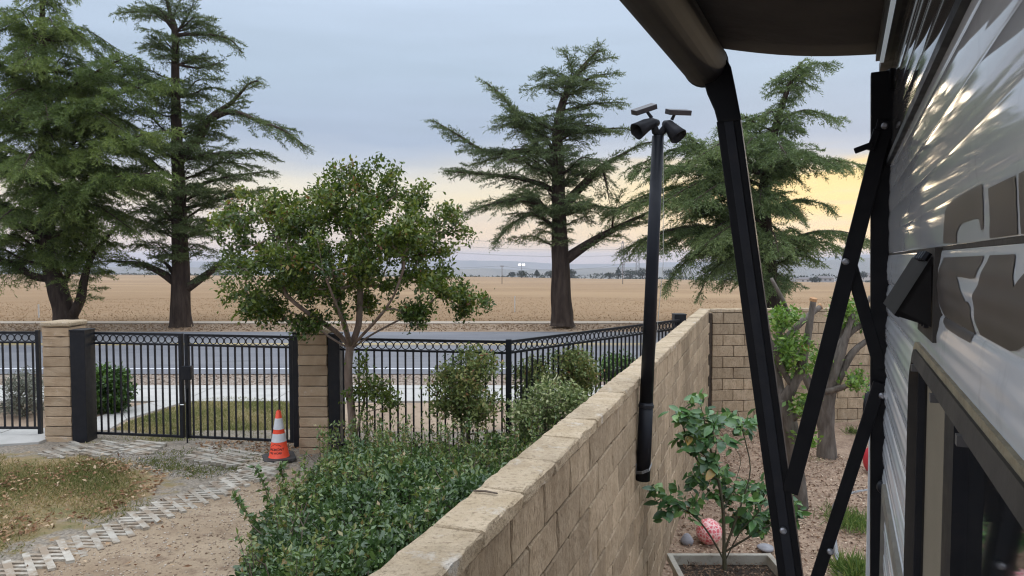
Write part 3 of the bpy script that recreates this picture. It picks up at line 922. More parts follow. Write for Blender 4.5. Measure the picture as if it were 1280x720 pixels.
panel('siding_panel', Z_TOPSEAM + .006, Z_RAIL + .02, M['top_siding'], .0024)
m = MB(); m.bar(RVp(S_FRONT, .006, Z_TOPSEAM), RVp(S_END - .02, .006, Z_TOPSEAM), .014, .016); m.build('seam_trim', M['black'], rv)
m = MB(); m.bar(RVp(S_FRONT, -.001, Z_SEAM - .001), RVp(S_END - .02, -.001, Z_SEAM - .001), .004, .005); m.build('seam_trim', M['frame_grey'], rv)
m = MB()                                            # the rest of the body
zb, zt, dp = YARD_Z + .45, Z_RAIL + .06, 2.4
m.hexa([RVp(S_FRONT, -.06, zb), RVp(S_END - .03, -.06, zb), RVp(S_END - .03, -dp, zb), RVp(S_FRONT, -dp, zb),
        RVp(S_FRONT, -.06, zt), RVp(S_END - .03, -.06, zt), RVp(S_END - .03, -dp, zt), RVp(S_FRONT, -dp, zt)])
m.build('body', M['siding'], rv)
oc = (PP(1087, 500, RVp(S_END - .015, 0, 0), RU) - R0).dot(RN)
oc2 = (PP(1093.5, 500, RVp(S_END - .015, 0, 0), RU) - R0).dot(RN)
m = MB(); m.bar(RVp(S_END - .015, (oc + oc2) / 2, zb), RVp(S_END - .015, (oc + oc2) / 2, PR(1090, 205, oc).z), .022, oc - oc2, RN)
m.build('corner_trim', mk('white_trim', (.68, .68, .67), rough=.35), rv, bevel=.003)
m = MB(); m.bar(RVp(S_END - .02, oc2 / 2 - .01, zb), RVp(S_END - .02, oc2 / 2 - .01, PR(1090, 205, oc).z), .014, oc2 + .02, RN)
m.build('corner_flange', M['siding'], rv)

def sub_poly_on_siding(name, pix, mat, lift=.0008, parent=rv):
    bm = bmesh.new()
    vs = []
    for x, y in pix:
        p = PR(x, y); vs.append(bm.verts.new((rs(p), p.z, 0)))
    bm.faces.new(vs)
    bmesh.ops.triangulate(bm, faces=bm.faces[:])
    for _ in range(9):
        es = [e for e in bm.edges if abs(e.verts[0].co.y - e.verts[1].co.y) > .0022 or e.calc_length() > .06]
        if not es: break
        bmesh.ops.subdivide_edges(bm, edges=es, cuts=1)
        bmesh.ops.triangulate(bm, faces=[f for f in bm.faces if len(f.verts) > 3])
    for v in bm.verts:
        s, z = v.co.x, v.co.y
        v.co = RVp(s, prof(z) + lift, z)
    bmesh.ops.recalc_face_normals(bm, faces=bm.faces)
    me = bpy.data.meshes.new(name); bm.to_mesh(me); bm.free()
    me.materials.append(mat)
    return link(name, me, parent)
z = lambda x, y: (1160 + x / 2.767, 200 + y / 2.769)
letters = [
    [(60, 289), (66, 232), (72, 178), (78, 158), (94, 140), (140, 112), (198, 82), (204, 96), (208, 150), (207, 205), (203, 240), (196, 243), (193, 214), (190, 204), (178, 203), (134, 217), (122, 228), (110, 250), (104, 288)],
    [(225, 98), (270, 76), (322, 52), (327, 110), (326, 190), (320, 258), (222, 271), (230, 205), (231, 160)],
    [(66, 338), (210, 331), (207, 352), (188, 410), (170, 411), (120, 403), (98, 403), (86, 412), (80, 428), (82, 460), (92, 486), (106, 500), (148, 520), (152, 492), (160, 490), (168, 510), (168, 560), (161, 634), (120, 612), (75, 583), (62, 560), (50, 470), (48, 430)],
    [(232, 330), (322, 326), (304, 400), (276, 455), (264, 540), (272, 541), (294, 490), (332, 440), (372, 390), (400, 520), (372, 640), (320, 660), (290, 662), (186, 606), (182, 560), (182, 470), (200, 430)],
    [(335, 46), (400, 12), (430, 60), (430, 245), (333, 256), (338, 160)],
]
for L_ in letters:
    sub_poly_on_siding('letter', [z(*q) for q in L_], M['decal'])

# window: frame with rounded corners, fly screen half, glass half
def rrect(s0, s1, z0, z1, r, n=5):
    pts = []
    for cx, cz, a0 in ((s0 - r, z1 - r, 0), (s1 + r, z1 - r, 90), (s1 + r, z0 + r, 180), (s0 - r, z0 + r, 270)):
        for i in range(n + 1):
            a = R(a0 + 90 * i / n); pts.append((cx + r * math.cos(a), cz + r * math.sin(a)))
    return pts
def ring_frame(name, o, i, off0, off1, mat, parent, inner_off=None):
    m = MB(); n = len(o)
    io = off1 if inner_off is None else inner_off
    for k in range(n):
        j = (k + 1) % n
        A, B = RVp(o[k][0], off0, o[k][1]), RVp(o[j][0], off0, o[j][1])
        C, D = RVp(o[j][0], off1, o[j][1]), RVp(o[k][0], off1, o[k][1])
        E, Fp = RVp(i[j][0], io, i[j][1]), RVp(i[k][0], io, i[k][1])
        Gp, H = RVp(i[j][0], off0 - .03, i[j][1]), RVp(i[k][0], off0 - .03, i[k][1])
        m.poly([A, B, C, D][::-1]); m.poly([D, C, E, Fp][::-1]); m.poly([Fp, E, Gp, H][::-1])
    return m.build(name, mat, parent)
wo = rrect(ws0, ws1, wz0, wz1, .082, 8); wi = rrect(ws0 - .021, ws1 + .021, wz0 + .021, wz1 - .021, .062, 8)
win = ring_frame('window', wo, wi, -.004, .011, M['frame_grey'], rv, .014)
so = rrect(ws0 + .008, ws1 - .008, wz0 - .008, wz1 + .010, .088, 8)
so = [(a + random.uniform(-.003, .003), b + random.uniform(-.004, .004)) for a, b in so]
ring_frame('sealant_bead', so, wo, -.004, .009, M['sealant'], win, .008)
sm = s_at(1196); sm2 = s_at(1209)
def rect_on(name, s0, s1, z0, z1, off, mat, parent, th=.006):
    m = MB(); m.hexa([RVp(s0, off, z0), RVp(s1, off, z0), RVp(s1, off - th, z0), RVp(s0, off - th, z0), RVp(s0, off, z1), RVp(s1, off, z1), RVp(s1, off - th, z1), RVp(s0, off - th, z1)])
    return m.build(name, mat, parent)
rect_on('fly_screen', ws0 - .045, sm, wz0 + .02, wz1 - .03, -.012, mk('tan_blind', (.23, .195, .135), (.19, .16, .11), scale=4, rough=.75, bump=.2, bscale=200), win)
rect_on('mullion', sm, sm2, wz0 + .02, wz1 - .03, .008, M['black'], win, .03)
rect_on('glass_pane', sm2, ws1 + .03, wz0 + .02, wz1 - .03, -.006, mk('dark_glass', (.012, .013, .014), rough=.03, spec=.8, coat=.5), win)
for q in (s_at(1158), s_at(1187), s_at(1228)):
    rect_on('clip', q, q - .012, wz1 - .030, wz1 - .020, .018, mk('frame_clip_%.2f' % q, (.10, .095, .09), rough=.5), win, .014)
# a slim rail along the opening's far edge
m = MB(); m.bar(RVp(ws0 - .040, -.004, wz0 + .03), RVp(ws0 - .040, -.004, wz1 - .04), .008, .01, RN); m.build('screen_rail', M['black'], win)

# louvred vent hood, hinged at its top edge and open
vz1, vz0 = Z_SEAM + .0, PR(1166, 420).z
vs0, vs1 = s_at(1158), s_at(1179)
vent = rect_on('vent', vs0, vs1, vz0, vz1, .010, M['frame_grey'], rv, .02)
tip_z = PR(1122, 388, .05 * K).z
m = MB()
so_ = .062 * K
A0, A1 = RVp(vs0 + .10, .012, vz1 - .012), RVp(vs1 + .012, .012, vz1 - .012)
B0, B1 = RVp(vs0 + .10, so_, tip_z), RVp(vs1 + .012, so_, tip_z)
ins = RU * .0
def thick(q, t): return [p + t for p in q]
nrm = (B1 - A1).cross(RU).normalized()
if nrm.dot(RN) < 0: nrm = -nrm
m.hexa([A0 - nrm * .006, A1 - nrm * .006, B1 - nrm * .006, B0 - nrm * .006, A0, A1, B1, B0])
m.hexa([A1 + RU * .006, A1, B1, B1 + RU * .006, RVp(vs1 + .018, .011, vz0 + .02), RVp(vs1 + .012, .011, vz0 + .02), B1 + (A1 - B1) * .1, B1 + RU * .006 + (A1 - B1) * .1])
m.build('flap', mk('hood_black', (.016, .015, .014), (.028, .026, .025), scale=6, rough=.7, spec=.15), vent)
for k in range(4):
    m = MB(); p = RVp(vs1 + .03 + k * .032, .014, vz1 - .006); m.tube([p, p + RN * .006 - Vector((0, 0, .010))], .005, 6); m.build('hinge_knuckle', M['black'], vent)
for k in range(3):
    m = MB(); p = RVp(vs1 + .03 + k * .03, .012, vz0 + .02); m.tube([p, p + RN * .006], .004, 6); m.build('screw', M['black'], vent)

# service hatch low on the wall
hs0, hs1 = s_at(1114.5), s_at(1131); hz = PR(1117, 648).z
ho = rrect(hs0, hs1 - .25, hz - .35, hz, .02); hi = rrect(hs0 - .03, hs1 - .22, hz - .32, hz - .03, .012)
hatch = ring_frame('hatch', ho, hi, -.004, .012, mk('hatch_frame', (.20, .18, .14), (.15, .135, .11), scale=20, rough=.6), rv, .014)
rect_on('hatch_panel', hs0 - .03, hs1 - .22, hz - .32, hz - .03, .004, M['siding'], hatch)

# awning frame: everything lies in one upright plane across the far end of the awning
S_ARM = s_at(1111)
FT = RVp(S_ARM, 0, 0)
def PA(px, py, d=0.0): return PP(px, py, FT + RU * d, RU)
roll_e = PP(884, 84, FT + RU * .03, RU)
ZS = roll_e.y / F
RR = 26.0 * ZS
roll_s = roll_e - RU * 4.2
rail_z = Z_RAIL + .03
# fabric from roller to the rail on the trailer
fm = MB()
nu, nv = 14, 10
def fab(i, j):
    s = rs(roll_e) - .02 - 4.1 * (i / nu) ** 1.3
    f = j / nv
    oo = (roll_e - R0).dot(RN)
    a = Vector((0, 0, roll_e.z + RR * .85)); zz = a.z + (rail_z - a.z) * f - .012 * K * math.sin(math.pi * f) * (.75 + .25 * math.cos(i * .9))
    return RVp(s + .025 * math.sin(math.pi * f), oo - .01 - (oo - .02) * f, zz)
fr = MB()
fab_v = np.array([[*fab(i, j)] for i in range(nu + 1) for j in range(nv + 1)])
i_ = np.arange(nu)[:, None] * (nv + 1) + np.arange(nv)[None, :]
Ff = np.stack([i_, i_ + 1, i_ + nv + 2, i_ + nv + 1], 2).reshape(-1, 4)
FABM = mk('awning_fabric', (.036, .032, .031), (.050, .044, .042), scale=3, rough=.85, bump=.25, bscale=9, c3=(.026, .023, .023), scale3=2.2, bdist=.03, spec=.15)
awn = np_mesh('awning', fab_v, Ff, FABM, None, rv, roll_e, True)
m_ = awn.modifiers.new('thick', 'SOLIDIFY'); m_.thickness = .004
m = MB(); m.tube([roll_s, roll_e - RU * .03], RR, 28, True); m.build('roller', mk('roller_tube', (.030, .028, .028), (.038, .035, .034), scale=5, rough=.7, bump=.08, spec=.06), awn, smooth=False)
bpy.data.objects['roller'].data.polygons.foreach_set('use_smooth', [len(p.vertices) == 4 for p in bpy.data.objects['roller'].data.polygons])
m = MB(); m.tube([roll_e - RU * .032, roll_e - RU * .020], [RR * 1.03, RR * 1.03], 28); m.build('roller_ring', M['black'], awn)
m = MB(); m.bar(RVp(S_FRONT, .012, rail_z), RVp(S_END - .05, .012, rail_z), .035, .03); m.build('rail', M['black'], awn)
led = MB()
LS = rs(_far) - .03; LZ = P(1110, 77, RVp(LS, .03, 0).y).z
led.bar(RVp(-1, .03, LZ), RVp(LS, .03, LZ), .010, .006)
lm, nt, N, L, b = nodes_of('led_strip'); b.inputs['Base Color'].default_value = (.6, .65, .7, 1)
b.inputs['Emission Color'].default_value = (.75, .88, 1, 1); b.inputs['Emission Strength'].default_value = .15
led.build('led_strip', lm, awn)
m = MB(); m.bar(RVp(-1, .028, LZ + .012), RVp(LS + .01, .028, LZ + .012), .034, .014); m.build('led_channel', mk('led_channel_black', (.03, .03, .03), rough=.5), awn)

def abar(name, a, b, wpx, dep=.022, d=0.0, mat=None, parent=awn, bev=.003):
    A, B = PA(*a, d), PA(*b, d)
    w = wpx * ((A.y + B.y) / 2) / F
    m = MB(); m.bar(A, B, w, dep, RU)
    m_ = MB()
    Y = (B - A).normalized(); X = Y.cross(RU).normalized()
    m_.box((A + B) / 2, (w, (B - A).length, dep), (X, Y, RU))
    return m_.build(name, mat or M['arm'], parent, bevel=bev)
M['arm'] = mk('black_powder_coat', (.004, .004, .005), (.006, .006, .007), scale=14, rough=.42, spec=.18, rough2=.55)
# main arm with its casting at the roller
abar('arm', (911, 150), (1020, 950), 29, .034, .0)
A, B = PA(911, 150, -.018), PA(1020, 950, -.018)
m = MB(); Y = (B - A).normalized(); X = Y.cross(RU).normalized()
m.box((A + B) / 2, (11 * A.y / F, (B - A).length, .006), (X, Y, RU)); m.build('arm_channel', M['black'], awn, bevel=.001)
cast = [(893, 66), (906, 69), (914, 84), (919, 108), (927, 150), (897, 153), (893, 138), (884, 118), (880, 104), (878, 86), (884, 70)]
m = MB(); n = len(cast)
fr_, bk_ = [PA(x, y, -.026) for x, y in cast], [PA(x, y, .03) for x, y in cast]
m.poly(fr_); m.poly(bk_[::-1])
for i in range(n): m.poly([fr_[(i + 1) % n], fr_[i], bk_[i], bk_[(i + 1) % n]])
m.build('arm_head', M['arm'], awn, bevel=.005)
# upright rail on the trailer, braces
abar('wall_rail', (1102.5, 91), (1100.5, 1300), 25, .045, .012)
abar('brace', (1108, 150), (988, 616), 19, .014, -.022)
abar('brace', (1061, 322), (1101, 462), 15, .012, -.006)
abar('brace', (1100, 478), (1004, 775), 15, .012, -.022)
abar('brace_lever', (1097, 162), (1088, 188), 9, .02, -.03)
abar('brace_lever', (1092, 180), (1068, 189), 7, .014, -.034)
BOLT = mk('steel_bolt', (.35, .35, .36), (.25, .25, .26), scale=60, rough=.45, metal=1)
for x, y in ((1106, 157), (1057, 327), (1103, 495), (979, 664), (1038, 690)):
    p = PA(x, y, -.034); r = 4.2 * p.y / F
    m = MB(); m.tube([p + RU * .014, p, p - RU * .004], [r, r, r * .6], 12); m.build('bolt', BOLT, awn)
p = PA(1105, 609, -.03); r = 9 * p.y / F
m = MB(); m.tube([p + RU * .02, p - RU * .002, p - RU * .012, p - RU * .016], [r * .8, r, r * .85, r * .5], 14); m.build('knob', M['black'], awn)
p = PA(1116, 100, 0); m = MB(); m.box(p, (.03, .03, .06)); m.build('wall_bracket', M['arm'], awn, bevel=.004)

# ------------------------------------------------------------------ pole on the wall with two solar spotlights
def light_pole():
    Y = 4.92
    top, bot = P(822.5, 170, Y), P(803.5, 600, Y)
    t = thing('light_pole', bot, 'tall black pole strapped to the block wall, carrying two solar lamps', 'pole')
    pb = mk('pole_black', (.005, .006, .009), (.009, .010, .014), scale=6, rough=.4, rough2=.55, spec=.2)
    k = (top - bot)
    mid = bot + k * .23
    m = MB(); m.tube([mid - k * .01, top], [8.4 * Y / F, 7.2 * Y / F], 20); m.build('shaft', pb, t, smooth=False, bevel=0)
    m = MB(); m.tube([bot, mid], [9.0 * Y / F, 8.9 * Y / F], 20); m.build('sleeve', pb, t)
    for nm in ('shaft', 'sleeve'):
        me = bpy.data.objects[nm].data if nm != 'shaft' else [o for o in bpy.data.objects if o.name.startswith('shaft')][-1].data
        me.polygons.foreach_set('use_smooth', [len(p.vertices) == 4 for p in me.polygons])
    m = MB(); c = bot + k * .219; m.tube([c - k * .004, c + k * .004], [9.8 * Y / F] * 2, 20); m.build('clamp', M['black'], t)
    wx = Vector((wall_x(Y) + .004, Y, 0))
    m = MB(); c = bot + k * .03; m.box((c.x - .06, Y + .012, c.z + .01), (.03, .03, .09)); m.build('bracket', mk('grey_bracket', (.4, .4, .4), rough=.5), t)
    m = MB()
    for dz in (-.008, .0, .008):
        m.tube([(c.x - .075, Y, c.z - .02 + dz), (c.x - .02, Y - .065, c.z - .0 + dz), (c.x + .03, Y - .065, c.z + .02 + dz), (c.x + .06, Y - .01, c.z + .05 + dz)], .0022, 5)
    m.build('strap', mk('wire_grey', (.3, .3, .3), rough=.4, metal=.6), t)
    # looped thin cable near the top
    m = MB(); a = P(832, 182, Y)
    m.tube([a + Vector((.022 * math.cos(q) - .01, -.0, .022 * math.sin(q) - .0)) for q in np.linspace(-.5, 4.6, 10)], .0022, 5)
    m.tube([P(829, 185, Y), P(829, 330, Y), P(815, 480, Y)], .0022, 5); m.build('cable', mk('pale_cable', (.45, .45, .42), rough=.5), t)
    return top, Y
ptop, PY = light_pole()
def solar_lamp(side, label):
    Y = PY
    z_ = lambda x, y, dy=0.0: P(770 + x / 6, 110 + y / 6, Y + dy)
    t = thing('solar_lamp', P(822, 168, Y), label, 'lamp', 'solar lamps on the pole')
    dk = mk('lamp_black', (.009, .009, .011), (.015, .015, .018), scale=12, rough=.55, rough2=.7, spec=.25)
    pan = mk('solar_panel_cover', (.026, .019, .020), (.018, .015, .016), scale=20, rough=.4)
    if side < 0:
        neck = [z_(322, 352), z_(296, 325, -.01), z_(285, 285, -.02)]
        hood = [z_(312, 262, 0), z_(270, 262, -.03), z_(215, 285, -.055), z_(155, 327, -.085)]
        rad = [.024, .036, .046, .062]
        pa, pb_ = z_(133, 186, -.05), z_(288, 134, .0)
        stem = [z_(268, 225, -.02), z_(235, 180, -.03)]
    else:
        neck = [z_(322, 352), z_(352, 322, -.01), z_(372, 290, -.02)]
        hood = [z_(362, 268, 0), z_(392, 275, -.03), z_(430, 318, -.055), z_(474, 368, -.085)]
        rad = [.024, .036, .047, .063]
        pa, pb_ = z_(386, 178, -.05), z_(548, 184, .0)
        stem = [z_(418, 240, -.02), z_(440, 195, -.03)]
    m = MB(); m.tube(neck, [.026, .028, .024], 12); m.build('elbow', dk, t)
    m = MB(); m.tube(hood, rad, 24, False, ripple=lambda i, k: 1 + (.10 * math.cos(k * 2 * math.pi / 24 * 8 + i) if i in (1, 2) else .05 * math.cos(k * 1.3) if i == 3 else 0.0)); o = m.build('hood', dk, t, smooth=True)
    o.modifiers.new('thick', 'SOLIDIFY').thickness = .004
    c = hood[2] + (hood[1] - hood[2]) * .4
    m = MB(); m.tube([c, c + (hood[3] - hood[2]) * .2], .036, 14); m.build('lens', mk('lamp_lens', (.25, .25, .26), rough=.15), t)
    m = MB(); m.tube(stem, [.013, .011], 8); m.build('panel_stem', dk, t)
    ax = (pb_ - pa).normalized(); zz = Vector((0, -.35, 1)); zz = (zz - ax * zz.dot(ax)).normalized(); yy = zz.cross(ax)
    m = MB(); m.box((pa + pb_) / 2, ((pb_ - pa).length, .075, .036), (ax, yy, zz)); m.build('solar_panel', pan, t, bevel=.004)
solar_lamp(-1, 'left solar lamp on the black pole, its hood pointing down left and panel tilted up')
solar_lamp(1, 'right solar lamp on the black pole, its hood pointing down right and panel level')

# ------------------------------------------------------------------ gravel yard beside the trailer
def gyard_z(X, Y): return YARD_Z + .03 * np.sin(X * 1.3 + Y * .9) + .015 * np.sin(X * 3.7 - Y * 2.3)
ys = np.arange(-3.0, 12.71, .12)
V, Fc = grid(lambda y: wall_x(max(y, .2)) - .06, lambda y: 9.0, ys, 90)
keep = np.array([(V[f][:, 1] < 12.05 + (V[f][:, 0] - 3.5) * .108 + .12).all() for f in Fc])
chipm = mk('bark_chip_ground', (.36, .25, .17), (.235, .155, .105), scale=5, rough=.95, bump=1, bscale=42, c3=(.50, .38, .27), scale3=28, lo3=.5, hi3=.7, bdist=.03)
o = np_mesh('gravel_yard', np.column_stack([V, gyard_z(V[:, 0], V[:, 1])]), Fc[keep], chipm, smooth=True)
tag(o, kind='structure')
def in_yard(n, x0=-.3, x1=5.0, y0=2.5, y1=12.2):
    p = np.column_stack([rng.uniform(x0, x1, n), rng.uniform(y0, y1, n)])
    ok = (p[:, 0] > WALL_T * p[:, 1] - .86) & (p[:, 1] < 12.0 + (p[:, 0] - 3.5) * .108) & (p[:, 0] < RT * p[:, 1] + .9)
    return p[ok]
p = in_yard(30000)
n = len(p)
Pb = np.column_stack([p, gyard_z(p[:, 0], p[:, 1]) + rng.uniform(.002, .02, n)])
D = rdir(n) * np.array([1, 1, .25]); Nn = rdir(n, 1.6)
CHIP = leafmat('bark_chips', [(0, (.13, .08, .055)), (.45, (.30, .195, .13)), (.8, (.44, .32, .22)), (1, (.58, .46, .34))], .9, 0, .2)
tag(leaves('bark_chips', Pb, D, Nn, rng.uniform(.02, .055, n), rng.uniform(.012, .03, n), CHIP, rng.random(n), None, (2, 7, YARD_Z)), kind='stuff')

# ------------------------------------------------------------------ growing things: shared tools
def tubes_np(segs, n=5):
    """segs: list of (p0, p1, r0, r1) -> arrays"""
    S = np.array([[*a, *b, c, d] for a, b, c, d in segs], dtype=float)
    p0, p1, r0, r1 = S[:, :3], S[:, 3:6], S[:, 6], S[:, 7]
    T = unit(p1 - p0)
    ref = np.where(np.abs(T[:, 2:3]) > .9, np.array([[1., 0, 0]]), np.array([[0, 0, 1.]]))
    A = unit(np.cross(T, ref)); B = np.cross(T, A)
    V = []
    for p, r in ((p0, r0), (p1 + T * (r1[:, None] * .25), r1)):
        for k in range(n):
            q = 2 * math.pi * k / n
            V.append(p + (A * math.cos(q) + B * math.sin(q)) * r[:, None])
    V = np.stack(V, 1).reshape(-1, 3)
    b = np.arange(len(S))[:, None] * (2 * n)
    Fc = np.concatenate([b + np.array([[k, (k + 1) % n, n + (k + 1) % n, n + k]]) for k in range(n)])
    return V, Fc
def wood(name, segs, mat, parent, origin, n=5):
    V, Fc = tubes_np(segs, n)
    return np_mesh(name, V, Fc, mat, None, parent, origin, True)
def poly_smooth(pts, k=4):
    pts = [np.array(p, float) for p in pts]
    out = []
    for i in range(len(pts) - 1):
        p0 = pts[max(i - 1, 0)]; p1 = pts[i]; p2 = pts[i + 1]; p3 = pts[min(i + 2, len(pts) - 1)]
        for j in range(k):
            t = j / k
            out.append(.5 * ((2 * p1) + (-p0 + p2) * t + (2 * p0 - 5 * p1 + 4 * p2 - p3) * t * t + (-p0 + 3 * p1 - 3 * p2 + p3) * t ** 3))
    out.append(pts[-1])
    return np.array(out)
def grow(roots, targets, rtip=.004, rbase=None, expo=.5, jit=.05, sag=0.0, pathw=.3):
    """roots: list of polylines (first one starts at the ground). Each target joins the nearest limb."""
    nodes, par, plen = [], [], []
    for k, pl in enumerate(roots):
        prev = -1
        if nodes and k > 0:
            prev = int(np.argmin([np.linalg.norm(n_ - pl[0]) for n_ in nodes]))
        for p in pl:
            p = np.array(p, float)
            nodes.append(p); par.append(prev); plen.append(0 if prev < 0 else plen[prev] + np.linalg.norm(p - nodes[prev]))
            prev = len(nodes) - 1
    nroot = len(nodes); trunk_n = len(roots[0])
    order = np.argsort([np.linalg.norm(np.array(t) - nodes[trunk_n - 1]) for t in targets])
    cnt_tip = []
    ok0 = max(1, int(trunk_n * .75))
    for i in order:
        t = np.array(targets[i], float)
        A = np.array(nodes); d = np.linalg.norm(A - t, axis=1) + pathw * np.array(plen)
        d[:ok0] += 5
        j = int(np.argmin(d)); a = nodes[j]
        dirp = a - nodes[par[j]] if par[j] >= 0 else np.array([0, 0, 1.])
        dirp = dirp / (np.linalg.norm(dirp) + 1e-9)
        L = np.linalg.norm(t - a); m = max(2, int(L / .12)); m = min(m, 8)
        c = a + dirp * L * .38
        prev = j
        for q in range(1, m + 1):
            f = q / m
            p = (1 - f) ** 2 * a + 2 * f * (1 - f) * c + f * f * t
            if q < m: p = p + rng.normal(size=3) * jit * L * .3
            p = p - np.array([0, 0, sag * f * (1 - f) * L])
            nodes.append(p); par.append(prev); plen.append(plen[prev] + np.linalg.norm(p - nodes[prev])); prev = len(nodes) - 1
        cnt_tip.append(prev)
    cnt = np.zeros(len(nodes))
    for e in cnt_tip: cnt[e] += 1
    for i in range(len(nodes) - 1, -1, -1):
        if par[i] >= 0: cnt[par[i]] += cnt[i]
    r = rtip * np.maximum(cnt, .6) ** expo
    if rbase:
        k_ = rbase / r[0]; r = r * np.where(cnt > 1, 1 + (k_ - 1) * np.clip(np.log(cnt + 1e-6) / math.log(max(cnt[0], 2)), 0, 1), 1)
    segs = [(nodes[par[i]], nodes[i], r[par[i]] if cnt[par[i]] < cnt[i] * 2.5 else min(r[par[i]], r[i] * 1.25), r[i]) for i in range(len(nodes)) if par[i] >= 0]
    tips = [(nodes[e], nodes[e] - nodes[par[e]]) for e in cnt_tip]
    return segs, tips, nodes, par
def tuft(tips, nper, spread, back, lsize, drop=0.0, dirmix=.5, up=.4):
    """leaves scattered round the ends of twigs"""
    Pt = np.array([t[0] for t in tips]); Dt = unit(np.array([t[1] for t in tips]))
    n = len(Pt) * nper
    Pb = np.repeat(Pt, nper, 0) + rng.normal(size=(n, 3)) * spread * np.array([1, 1, .75]) - np.repeat(Dt, nper, 0) * rng.uniform(0, back, (n, 1))
    D = np.repeat(Dt, nper, 0) * dirmix + rdir(n, .1 - drop)
    Nn = rdir(n, up * 2.5)
    L = lsize * rng.uniform(.6, 1.15, n)
    return Pb, D, Nn, L

